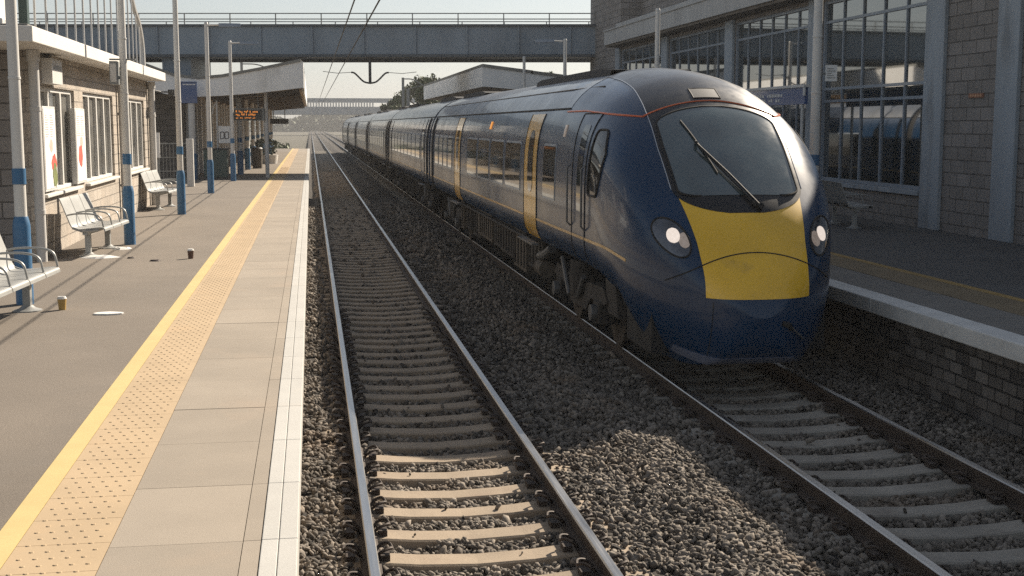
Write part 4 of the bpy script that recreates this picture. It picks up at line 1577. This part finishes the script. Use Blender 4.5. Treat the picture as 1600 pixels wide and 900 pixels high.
# ------------------------------------------------ mesh fence behind the building
fn = thing('mesh_fence', (-5.2, 43, ZP), 'grey mesh fence panels with a white end post between building and waiting rooms', 'fence')
b = MB()
for z in (0.1, 0.5, 0.95, 1.4):
    b.bar((-7.5, 43, ZP + z), (-3.98, 43, ZP + z), 0.035)
for x in np.arange(-7.5, -3.95, 0.11):
    b.bar((x, 43.0, ZP + 0.1), (x, 43.0, ZP + 1.4), 0.012)
b.build('mesh_panel', ['steel_grey'], fn)
for x in (-7.5, -5.7):
    b = MB()
    b.box(x - 0.05, x + 0.05, 42.95, 43.05, ZP, ZP + 1.5)
    b.build('post', ['steel_grey'], fn)
b = MB()
b.box(-4.0, -3.78, 42.9, 43.1, ZP, ZP + 1.55)
b.build('end_post', ['white_paint'], fn, bevel=0.01)
nb = thing('notice_board', (-5.05, 42.7, ZP), 'small pale notice board on posts in front of the mesh fence', 'notice board')
b = MB()
b.box(-5.35, -4.8, 42.62, 42.68, ZP + 0.95, ZP + 1.75)
b.build('board', ['paper'], nb)
for x in (-5.28, -4.87):
    b = MB()
    b.box(x - 0.03, x + 0.03, 42.69, 42.73, ZP, ZP + 1.75)
    b.build('post', ['steel_grey'], nb)
b = MB()
b.tube([(-3.8, 33.55, 3.62), (-3.5, 33.6, 3.62)], 0.02, 6)
b.box(-3.52, -3.36, 33.45, 33.9, 3.54, 3.68)
b.tube([(-3.44, 33.45, 3.61), (-3.44, 33.38, 3.61)], 0.05, 12)
b.tube([(XW, 33.2, 3.7), (-3.7, 33.5, 3.62)], 0.02, 6)
tag(b.build('security_camera', ['dark_steel'], loc=(-3.6, 33.6, 3.6)), 'dark security camera on a bracket at the far corner of the stone building', 'camera')

# ------------------------------------------------ far canopy of the left platform
CY0, CY1 = 49.0, 100.0
cn = thing('platform_canopy', (-3, 60, ZP), 'white V-shaped platform canopy with brown underside over the far left platform', 'canopy')
top_pts = [(-9.5, 5.75), (-6.2, 5.05), (-4.9, 4.56), (-4.05, 4.47), (-3.2, 4.55), (-1.9, 4.8), (-0.3, 5.14)]
bot_pts = [(-9.5, 4.6), (-6.2, 4.15), (-4.9, 3.85), (-4.05, 3.83), (-3.2, 3.87), (-1.9, 3.97), (-0.3, 4.17)]
b = MB()
poly = top_pts + bot_pts[::-1]
b.prism(poly, 1, CY0, CY0 + 0.12, 0)
b.build('end_fascia', ['canopy_white'], cn)
b = MB()
for (p, q_) in zip(top_pts[:-1], top_pts[1:]):
    b.prism([(p[0], p[1] + 0.003), (q_[0], q_[1] + 0.003), (q_[0], q_[1] + 0.1), (p[0], p[1] + 0.1)], 1, CY0 - 0.06, CY1, 0)
b.build('roof', ['canopy_edge'], cn)
b = MB()
for (p, q_) in zip(bot_pts[:-1], bot_pts[1:]):
    b.prism([(p[0], p[1] + 0.02), (q_[0], q_[1] + 0.02), (q_[0], q_[1] + 0.06), (p[0], p[1] + 0.06)], 1, CY0 + 0.121, CY1, 0)
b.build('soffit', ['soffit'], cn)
b = MB()
b.box(-0.3, -0.22, CY0 + 0.0, CY1, 4.17, 5.14)
b.build('side_fascia', ['canopy_white'], cn)
for y in np.arange(CY0 + 2, CY1, 4.2):
    b = MB()
    b.bar((-4.0, y, 3.8), (-0.4, y, 4.1), 0.1, 0.14)
    b.build('rafter', ['soffit_dark'], cn)
for y in (52.93, 58.96, 65, 71, 77.5, 84, 90, 96):
    b = MB()
    b.cyl(-2.82, y, ZP, 4.0, 0.09, n=12)
    col = b.build('column', ['white_paint'], cn, smooth=True)
    b = MB()
    b.cyl(-2.82, y, ZP, ZP + 0.95, 0.125, n=14)
    b.cyl(-2.82, y, ZP + 1.3, ZP + 1.48, 0.096, n=14)
    b.build('blue_sleeve', ['blue_post'], col, smooth=True)
# column with hanging blue sign
t = thing('platform_sign', (-4.29, 49.4 - 0.9, ZP), 'square dark blue sign with a thin white line on top of a grey post', 'sign')
b = MB()
b.cyl(-4.29, 48.5, ZP, 3.6, 0.12, n=14)
pst = b.build('post', ['grey_white'], t, smooth=True)
b = MB()
b.cyl(-4.29, 48.5, ZP, ZP + 0.95, 0.17, n=16)
b.build('blue_sleeve', ['blue_post'], pst, smooth=True)
b = MB()
b.box(-4.66, -4.06, 48.36, 48.44, 3.58, 4.33)
b.box(-4.68, -4.04, 48.34, 48.46, 4.331, 4.36)
bd = b.build('board', ['blue_sign'], t, bevel=0.008)
b = MB()
for k in range(9):
    b.box(-4.55 + k * 0.05, -4.55 + k * 0.05 + 0.034, 48.353, 48.36, 4.235, 4.275)
b.build('white_lettering', ['paper'], bd)
# waiting rooms under the canopy
wr = thing('waiting_rooms', (-7, 65, ZP), 'long dark stone waiting rooms with pale pilasters under the left canopy', 'building')
b = MB()
b.box(-12, -4.75, 50.6, 98, ZP, 3.95)
b.build('wall', ['block_dark'], wr)
for y in np.arange(51.2, 97.5, 2.1):
    b = MB()
    b.box(-4.752, -4.5, y, y + 0.35, ZP, 3.9)
    b.build('pilaster', ['canopy_white'], wr)
for i, y in enumerate(np.arange(51.2, 96.5, 2.1)):
    b = MB()
    b.box(-4.752, -4.69, y + 0.5, y + 1.95, ZP + (0.9 if i % 4 else 0.02), 3.2)
    b.build('window', ['glass_left' if i % 4 else 'soffit_dark'], wr)
# orange departure display
t = thing('departure_display', (-2.35, 50, 3.0), 'black departure display with orange lit text hanging below the left canopy', 'display')
b = MB()
b.box(-2.93, -1.72, 49.9, 50.18, 2.96, 3.42)
b.build('housing', ['steel_grey'], t, bevel=0.01)
b = MB()
b.box(-2.89, -1.80, 49.885, 49.899, 2.99, 3.37)
sc = b.build('screen', ['black_panel'], t)
b = MB()
r_ = random.Random(5)
for row, (zr, hh_) in enumerate(((3.245, 0.085), (3.13, 0.085), (3.03, 0.05))):
    x = -2.78
    while x < -1.96 - 0.06 * row:
        w_ = r_.uniform(0.025, 0.05)
        if r_.random() < 0.85:
            z0_ = zr + r_.uniform(0, hh_ * 0.4)
            b.box(x, x + w_, 49.878, 49.884, z0_, z0_ + hh_ * r_.uniform(0.5, 0.9))
        x += w_ + 0.014
b.build('lit_text', ['led'], sc)
for x in (-2.75, -1.95):
    b = MB()
    b.cyl(x, 50.04, 3.42, 4.05, 0.02, n=8)
    b.build('hanger', ['steel_grey'], t)
b = MB()
b.cyl(-1.66, 50.1, ZP, 4.02, 0.075, n=14)
b.build('support_post', ['grey_white'], t, smooth=True)
t = thing('departure_display', (-1.75, 76, 3.0), 'small dim second display hanging further along under the left canopy', 'display')
b = MB()
b.box(-2.3, -1.25, 75.9, 76.1, 2.85, 3.15)
b.build('housing', ['black_panel'], t)
for x in (-2.1, -1.45):
    b = MB()
    b.cyl(x, 76, 3.15, 4.1, 0.025, n=6)
    b.build('hanger', ['steel_grey'], t)
# white sign and cabinet
t = thing('information_sign', (-3.25, 49.4, ZP), 'white information sign with two dark outlined marks on a thin pale post', 'sign')
b = MB()
b.cyl(-3.45, 49.5, ZP, 3.7, 0.03, n=8)
b.tube(bez([(-3.45, 49.5, 3.6), (-3.55, 49.5, 3.5), (-3.62, 49.5, 3.2)], 4), 0.02, 6)
b.build('post', ['white_paint'], t, smooth=True)
b = MB()
b.box(-3.4, -2.98, 49.35, 49.4, 2.12, 2.75)
bd = b.build('board', ['paper'], t)
for lx in (-3.27, -3.1):
    b = MB()
    ro = [(lx + 0.068 * c_, 2.41 + 0.125 * s_) for c_, s_ in ((-1, -1), (0.6, -1), (1, -0.6), (1, 0.6), (0.6, 1), (-1, 1))]
    for p, q_ in zip(ro, ro[1:] + ro[:1]):
        b.bar((p[0], 49.345, p[1]), (q_[0], 49.345, q_[1]), 0.03, 0.008, up=(0, 1, 0))
    b.build('mark', ['ink_dark'], bd)
t = thing('storage_cabinet', (-3.2, 48.6, ZP), 'dark closed cabinet standing on the platform below the white sign', 'cabinet')
b = MB()
b.box(-3.9, -3.05, 48.3, 49.3, ZP + 0.08, ZP + 1.1)
b.build('body', ['dark_green'], t, bevel=0.02)
b = MB()
b.box(-3.94, -3.01, 48.26, 49.34, ZP + 1.102, ZP + 1.14)
b.build('lid', ['dark_steel'], t)
b = MB()
b.box(-3.86, -3.1, 48.34, 49.26, ZP, ZP + 0.08)
b.build('plinth', ['dark_steel'], t)
# planter
t = thing('planter', (-2.35, 68, ZP), 'round planter with a dark green bush and a pale rim far along the left platform', 'planter')
b = MB()
b.cyl(-2.3, 68, ZP, ZP + 0.45, 0.55, 0.62, 18)
b.build('tub', ['grey_white'], t, smooth=True)
b = MB()
for k in range(260):
    v = Vector((rnd.gauss(0, 1), rnd.gauss(0, 1), rnd.gauss(0, 1))).normalized() * 0.62 * rnd.uniform(0.5, 1) ** 0.5
    p = Vector((-2.3, 68, ZP + 0.85)) + Vector((v.x, v.y, v.z * 0.85))
    a = Vector((rnd.gauss(0, 1), rnd.gauss(0, 1), rnd.gauss(0, 1))).normalized() * 0.09
    c = a.cross(Vector((rnd.gauss(0, 1), rnd.gauss(0, 1), rnd.gauss(0, 1)))).normalized() * 0.07
    b.add([p - a, p + c, p + a, p - c], [(0, 1, 2, 3)])
b.build('foliage', ['leaf_far'], t, recalc=False)
b = MB()
b.cyl(-2.45, 60.5, ZP, ZP + 0.9, 0.22, 0.24, 14)
b.cyl(-2.45, 60.5, ZP + 0.9, ZP + 0.97, 0.26, 0.2, 14, 1)
tag(b.build('litter_bin', ['grime_tan', 'dark_steel'], loc=(-2.45, 60.5, ZP), smooth=True), 'brown litter bin among the blue posts under the left canopy', 'bin')
b = MB()
b.box(-2.3, -2.24, 66, 66.5, ZP + 1.05, ZP + 2.5)
b.cyl(-2.27, 66.0, ZP, ZP + 2.6, 0.04, n=8, m=1)
tag(b.build('banner', ['blue_sign', 'grey_white'], loc=(-2.27, 66, ZP)), 'narrow upright blue banner on a post under the left canopy', 'banner')

# ================================================================ RIGHT SIDE
rb = thing('glazed_station_building', (XB + 3, 35, ZP), 'tall grey block station building with big gridded windows in the shade of the right platform', 'building')
BY0, BY1 = 6.0, 54.0
bays = [(10.5, 19.6), (23.55, 28.75), (29.5, 35.0), (35.75, 41.75), (42.5, 48.4)]
b = MB()
ZS, ZH = 1.52, 5.62
y = BY0
for (a, c) in bays:
    b.box(XB, XB + 0.35, y, a, ZP, 8.4 if False else 5.72)
    b.box(XB, XB + 0.35, a, c, ZP, ZS)
    b.box(XB, XB + 0.35, a, c, ZH, 5.72)
    y = c
b.box(XB, XB + 0.35, y, BY1, ZP, 5.72)
b.box(XB + 0.35, 26, BY1 - 0.35, BY1, ZP, 9.4)
b.box(XB + 0.35, 26, BY0, BY0 + 0.35, ZP, 8.4)
b.build('block_wall', ['block_grey'], rb)
b = MB()
b.box(XB + 0.8, XB + 1.2, BY0 + 0.351, 48.6, 6.4, 8.55)
b.box(XB, XB + 0.35, 48.6, BY1, 5.721, 9.4)
b.box(XB + 0.351, XB + 1.2, 48.6, 48.9, 6.4, 9.4)
b.build('upper_wall', ['block_grey'], rb)
b = MB()
b.box(XB - 0.6, XB + 1.3, BY0 - 0.5, 48.5, 5.722, 5.8, 1)
b.box(XB - 0.66, XB + 1.3, BY0 - 0.5, 48.55, 5.801, 6.3)
b.box(XB - 0.7, XB + 1.3, BY0 - 0.5, 48.6, 6.301, 6.36)
b.box(XB - 0.2, XB + 0.79, BY0 - 0.5, 48.58, 6.361, 6.62)
b.box(XB + 1.21, 26, BY0 + 0.351, 53.6, 6.0, 8.3, 1)
b.build('eave', ['concrete', 'soffit_dark'], rb, bevel=0.01)
for (a, c) in ((20.15, 20.85), (22.75, 23.5), (28.78, 29.47), (35.03, 35.72), (41.78, 42.47), (48.45, 49.1)):
    b = MB()
    b.box(XB - 0.09, XB - 0.002, a, c, ZP, 5.72)
    b.build('pilaster', ['grey_blue'], rb, bevel=0.015)
for (a, c) in bays:
    b = MB()
    xf0, xf1 = XB + 0.02, XB + 0.12
    b.box(xf0, xf1, a, c, ZH - 0.07, ZH - 0.002)
    b.box(xf0, xf1, a, a + 0.07, ZS, ZH - 0.07)
    b.box(xf0, xf1, c - 0.07, c, ZS, ZH - 0.07)
    b.box(xf0, xf1, a + 0.07, c - 0.07, ZS + 0.002, ZS + 0.07)
    for z in (3.34, 3.62, 5.14):
        b.box(XB + 0.04, xf1, a + 0.07, c - 0.07, z - 0.03, z + 0.03)
    nb_ = max(5, int(round((c - a) / 0.98)))
    for j in range(1, nb_):
        yy = a + (c - a) * j / nb_
        b.box(XB + 0.045, xf1, yy - 0.022, yy + 0.022, ZS + 0.07, ZH - 0.07)
    w = b.build('window', ['frame_blue'], rb)
    b = MB()
    b.box(XB + 0.08, XB + 0.1, a + 0.05, c - 0.05, ZS + 0.05, ZH - 0.05)
    b.build('pane', ['glass_big'], w)
    b = MB()
    b.box(XB - 0.1, XB + 0.018, a + 0.003, c - 0.003, ZS - 0.1, ZS - 0.002)
    b.build('sill', ['grey_blue'], w, bevel=0.008)
# small terracotta plate on the block wall
b = MB()
b.box(XB - 0.03, XB - 0.002, 21.35, 21.85, 3.28, 3.36)
for k in range(5):
    b.box(XB - 0.034, XB - 0.03, 21.4 + k * 0.085, 21.45 + k * 0.085, 3.30, 3.34, 1)
tag(b.build('wall_plate', ['terracotta', mat('pale_orange', (0.5, 0.28, 0.16), 0.8)], loc=(XB - 0.02, 21.6, 3.3)), 'small rust-orange plate on the grey block wall between two pilasters', 'plate')
# blue station sign
t = thing('station_sign', (10.5, 28, 3.4), 'long dark blue sign with white edge on thin posts beside the glazed building', 'sign')
b = MB()
b.box(10.46, 10.54, 26.4, 30.6, 3.24, 3.6)
bd = b.build('board', ['blue_sign'], t)
b = MB()
b.box(10.42, 10.58, 26.34, 30.7, 3.601, 3.66)
b.box(10.43, 10.459, 26.34, 26.42, 3.42, 3.60)
b.build('white_edge', ['grey_white'], t)
r_ = random.Random(9)
for zr in (3.44, 3.33):
    b = MB()
    y = 27.7
    while y < 30.2:
        w_ = r_.uniform(0.08, 0.16)
        if r_.random() < 0.86:
            b.box(10.452, 10.459, y, y + w_, zr - 0.02, zr + 0.06 * r_.uniform(0.6, 1))
        y += w_ + 0.04
    b.build('station_name', ['grey_white'], bd)
for y in (26.6, 30.3):
    b = MB()
    b.cyl(10.5, y, ZP, 3.24, 0.035, n=10)
    b.build('post', ['grey_white'], t, smooth=True)

# right canopy beyond the building
cr = thing('platform_canopy', (9, 60, ZP), 'pale wedge-shaped canopy over the right platform beyond the train roof', 'canopy')
QX0, QX1, QY0, QY1 = 6.7, 11.7, 49.8, 76.0
tp = [(QX0, 5.02), (8.6, 4.78), (QX1, 4.4)]
bt = [(QX0, 4.27), (8.6, 4.12), (QX1, 3.9)]
b = MB()
b.prism(tp + bt[::-1], 1, QY0, QY0 + 0.12)
b.build('end_fascia', ['canopy_white'], cr)
b = MB()
b.box(QX0 - 0.08, QX0 - 0.001, QY0, QY1, 4.27, 5.02)
b.build('side_fascia', ['canopy_white'], cr)
b = MB()
for p, q_ in zip(tp[:-1], tp[1:]):
    b.prism([(p[0] - 0.08, p[1] + 0.003), (q_[0], q_[1] + 0.003), (q_[0], q_[1] + 0.12), (p[0] - 0.08, p[1] + 0.12)], 1, QY0 - 0.06, QY1)
b.box(QX0 + 0.5, QX0 + 1.1, QY0 + 8, QY1 - 2, 5.1, 5.32)
b.build('roof', ['canopy_edge'], cr)
b = MB()
for p, q_ in zip(bt[:-1], bt[1:]):
    b.prism([(p[0], p[1] + 0.02), (q_[0], q_[1] + 0.02), (q_[0], q_[1] + 0.06), (p[0], p[1] + 0.06)], 1, QY0 + 0.121, QY1)
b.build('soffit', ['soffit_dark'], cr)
for y in (53, 60, 67, 74):
    b = MB()
    b.cyl(9.2, y, ZP, 4.12, 0.1, n=12)
    b.build('column', ['grey_white'], cr, smooth=True)

# ================================================================ BRIDGES
def skew(b_, ang, px, py):
    c_, s_ = math.cos(ang), math.sin(ang)
    b_.v = [(px + (x - px) * c_ - (y - py) * s_, py + (x - px) * s_ + (y - py) * c_, z) for x, y, z in b_.v]
SK = -YAW
br = thing('footbridge', (2, 56.5, 5.6), 'grey-blue steel girder bridge crossing over both platforms and the tracks', 'bridge')
BX0, BX1 = -26, 12.5
b = MB()
for (ya, yb_) in ((54.6, 54.75), (58.9, 59.05)):
    b.box(BX0, BX1, ya, yb_, 5.72, 6.86)
    for x in np.arange(BX0 + 0.6, BX1, 2.15):
        b.box(x, x + 0.05, ya - 0.09, ya - 0.002, 5.72, 6.86)
skew(b, SK, 2, 56.5)
b.build('girder', ['girder'], br)
b = MB()
for ya in (54.68, 58.98):
    b.box(BX0, BX1, ya - 0.22, ya + 0.22, 5.6, 5.718)
    b.box(BX0, BX1, ya - 0.2, ya + 0.2, 6.862, 6.95)
skew(b, SK, 2, 56.5)
b.build('flange', ['girder_dark'], br)
b = MB()
b.box(BX0, BX1, 54.92, 58.76, 5.75, 5.95)
skew(b, SK, 2, 56.5)
b.build('deck', ['girder_dark'], br)
b = MB()
for ya in (54.68, 58.98):
    for z in (7.17, 7.4):
        b.bar((BX0, ya, z), (BX1, ya, z), 0.04)
    for x in np.arange(BX0 + 0.2, BX1, 1.9):
        b.bar((x, ya, 6.95), (x, ya, 7.4), 0.045)
skew(b, SK, 2, 56.5)
b.build('handrail', ['steel_grey'], br)
b = MB()
b.box(-5.95, -4.75, 54.9, 58.5, ZP, 5.598)
skew(b, SK, 2, 56.5)
b.build('pier', ['girder'], br)

hg = thing('overhead_wire_bracket', (2.5, 55.2, 5.6), 'dark drop post with two curved wire arms hanging below the steel bridge', 'wire bracket')
b = MB()
b.cyl(2.5, 54.4, 4.5, 5.597, 0.06, n=10)
b.cyl(2.5, 54.4, 5.5, 5.597, 0.1, 0.22, 12)
b.build('drop_post', ['dark_steel'], hg, smooth=True)
for s in (-1, 1):
    b = MB()
    b.tube(bez([(2.5, 54.4, 4.52), (2.5 + s * 0.28, 54.4, 4.6), (2.5 + s * 0.62, 54.4, 4.92), (2.5 + s * 0.78, 54.4, 4.97)], 6), 0.036, 8)
    b.tube([(2.5 + s * 0.75, 54.4, 4.97), (2.5 + s * 1.35, 54.4, 4.93), (2.5 + s * 1.95, 54.4, 5.0)], 0.013, 6)
    b.build('arm', ['dark_steel'], hg, smooth=True)
# contact wires
def wire(name, pts_, r, label, m='dark_steel'):
    b = MB()
    b.tube(pts_, r, 6)
    return tag(b.build(name, [m], loc=pts_[0], smooth=True), label, 'wire', 'overhead wires above the empty track')
wire('overhead_wire', [(0.80, 6, 4.2), (0.8, 54, 4.2), (0.8, 160, 4.2)], 0.011, 'thicker overhead wire slanting down from the top of the photo to the far tracks')
wire('overhead_wire', [(0.52, 6, 4.2), (0.52, 54, 4.2), (0.52, 160, 4.2)], 0.0095, 'thinner overhead wire left of the thicker one')

# far road bridge
fb = thing('far_bridge', (2, 402, 4), 'hazy grey bridge far behind the end of the platform', 'bridge')
b = MB()
b.box(-95, 41, 400, 401, 9.75, 10.9)
b.box(-95, 41, 413, 414, 9.75, 10.9)
b.build('parapet', ['girder'], fb)
b = MB()
b.box(-95, 41, 399.5, 414.5, 5.9, 8.3)
b.build('girder', ['girder'], fb)
for k in range(34):
    x = -9.5 + k * 0.86
    b = MB()
    b.box(x, x + 0.46, 400.1, 400.4, 8.3, 9.75)
    b.build('railing_post', ['white_paint'], fb)
for x in (-27, 26):
    b = MB()
    b.box(x, x + 4, 400.5, 413, -0.5, 5.9)
    b.build('pier', ['girder'], fb)

# far masts
def mast(x, y, top, arm, label):
    t = thing('overhead_mast', (x, y, -0.2), label, 'mast', 'overhead line masts')
    b = MB()
    b.box(x - 0.1, x + 0.1, y - 0.1, y + 0.1, -0.3, top)
    b.build('pole', ['steel_grey'], t)
    b = MB()
    b.tube(bez([(x, y, top - 0.1), (x + arm * 0.5, y, top - 0.15), (x + arm, y, top - 0.6)], 5), 0.05, 6)
    b.tube([(x, y, top - 1.0), (x + arm, y, top - 0.6)], 0.04, 6)
    b.build('cantilever', ['steel_grey'], t)
mast(7.4, 104, 6.55, 1.6, 'thin grey mast with a drooping arm beside the far trees')
mast(6.9, 92, 5.35, -0.01, 'short grey mast beyond the pale canopy')
mast(-5.2, 103, 7.6, 2.4, 'grey mast with cantilever arm rising behind the left canopy')
fe = thing('lineside_fence', (8, 110, 0), 'grey post and rail fence beyond the train in the distance', 'fence')
for y in np.arange(80, 146, 4.0):
    b = MB()
    b.box(7.2, 7.35, y, y + 0.12, -0.5, 3.4)
    b.build('post', ['steel_grey'], fe)
b = MB()
for z in (1.6, 2.5, 3.3):
    b.bar((7.28, 80, z), (7.28, 146, z), 0.08)
b.build('rails', ['steel_grey'], fe)

# ================================================================ TREES
def tree(x, y, h, w, label, n=5200, leaf=0.19, m='leaf', base=-0.5, group='trees beyond the far platforms'):
    t = thing('tree', (x, y, base), label, 'tree', group)
    r_ = random.Random(int(x * 31 + y))
    b = MB()
    b.tube(bez([(x, y, base), (x + 0.1, y, base + h * 0.25), (x - 0.05, y + 0.1, base + h * 0.55), (x, y, base + h * 0.85)], 4), [0.28 - 0.018 * i for i in range(13)], 8)
    for k in range(7):
        a = k * 0.9
        z0_ = base + h * (0.3 + 0.07 * k)
        b.tube([(x, y, z0_), (x + math.cos(a) * w * 0.22, y + math.sin(a) * w * 0.22, z0_ + h * 0.12), (x + math.cos(a) * w * 0.42, y + math.sin(a) * w * 0.4, z0_ + h * 0.2)], [0.1, 0.07, 0.03], 6)
    b.build('trunk', ['bark'], t, smooth=True)
    clumps = []
    for k in range(26):
        u = r_.uniform(0, 1)
        zc = base + h * (0.3 + 0.66 * u)
        rr = w * 0.5 * (math.sin(math.pi * (0.2 + 0.72 * u)) ** 0.8) * math.sqrt(r_.uniform(0.05, 1))
        a = r_.uniform(0, 2 * math.pi)
        clumps.append((x + rr * math.cos(a), y + rr * math.sin(a), zc, r_.uniform(0.5, 1.0) * w * 0.16))
    b = MB()
    for k in range(n):
        c_ = r_.choice(clumps)
        v = Vector((r_.gauss(0, 1), r_.gauss(0, 1), r_.gauss(0, 1) * 0.8))
        v = v.normalized() * c_[3] * r_.uniform(0.2, 1.15)
        p = Vector(c_[:3]) + v
        a = Vector((r_.gauss(0, 1), r_.gauss(0, 1), r_.gauss(0, 1))).normalized()
        c2 = a.cross(Vector((r_.gauss(0, 1), r_.gauss(0, 1), r_.gauss(0, 1)))).normalized()
        s_ = leaf * r_.uniform(0.6, 1.2)
        b.add([p - a * s_, p + c2 * s_ * 0.55, p + a * s_, p - c2 * s_ * 0.55], [(0, 1, 2, 3)])
    b.build('crown', [m], t, recalc=False)
tree(9.6, 108, 7.0, 4.4, 'rounded green tree nearest the camera, by the left tip of the right canopy')
tree(11.4, 116, 7.7, 5.2, 'tallest green tree rising behind the pale right canopy')
tree(10.6, 128, 7.3, 5.0, 'olive tree between the two taller trees beyond the train')
tree(8.2, 124, 5.6, 3.6, 'low green tree beside the thin mast in the distance')
tree(23.5, 98, 8.2, 6.0, 'green tree seen between the right canopy and the glazed building')
tree(19.0, 104, 7.4, 5.0, 'green tree just left of the tall block building, behind the canopy')
b = MB()
r_ = random.Random(77)
for k in range(14000):
    x = r_.uniform(-122, 120)
    y = r_.uniform(600, 700)
    hmax = 8.0 + 1.5 * math.sin(x * 0.1) + 1.2 * math.sin(x * 0.27 + 1)
    z = -0.5 + hmax * r_.uniform(0, 1) ** 0.8
    p = Vector((x, y, z))
    a = Vector((r_.gauss(0, 1), r_.gauss(0, 1), r_.gauss(0, 1))).normalized()
    c2 = a.cross(Vector((r_.gauss(0, 1), r_.gauss(0, 1), r_.gauss(0, 1)))).normalized()
    b.add([p - a * 1.5, p + c2 * 0.9, p + a * 1.5, p - c2 * 0.9], [(0, 1, 2, 3)])
tag(b.build('far_undergrowth', ['leaf_far'], recalc=False), 'low hazy greenery behind the far bridge', 'undergrowth', kind='stuff')
b = MB()
r_ = random.Random(78)
for k in range(5000):
    x = r_.uniform(-9, 30)
    y = r_.uniform(112, 148)
    if -2.2 < x < 6.6:
        continue
    z = -0.5 + (1.4 if x > 0 else 1.0) * r_.uniform(0, 1) * (1 + 0.5 * math.sin(x + y * 0.4))
    p = Vector((x, y, z))
    a = Vector((r_.gauss(0, 1), r_.gauss(0, 1), r_.gauss(0, 1))).normalized()
    c2 = a.cross(Vector((r_.gauss(0, 1), r_.gauss(0, 1), r_.gauss(0, 1)))).normalized()
    b.add([p - a * 0.35, p + c2 * 0.2, p + a * 0.35, p - c2 * 0.2], [(0, 1, 2, 3)])
tag(b.build('lineside_weeds', ['leaf'], recalc=False), 'scrubby weeds along the line beyond the platform ends', 'weeds', kind='stuff')

# ================================================================ HAZE
HAZE = True
if HAZE:
    b = MB()
    b.box(-130, 130, -25, 760, -1.5, 16)
    hz = bpy.data.materials.new('haze')
    hz.use_nodes = True
    t = hz.node_tree
    t.nodes.remove(t.nodes['Principled BSDF'])
    pv = t.nodes.new('ShaderNodeVolumePrincipled')
    pv.inputs['Color'].default_value = (0.93, 0.93, 0.93, 1)
    pv.inputs['Density'].default_value = 0.0006
    pv.inputs['Anisotropy'].default_value = 0.0
    t.links.new(pv.outputs[0], t.nodes['Material Output'].inputs['Volume'])
    o = b.build('haze', [hz])
    o['kind'] = 'stuff'
    o['label'] = 'thin pale haze over the far end of the station'
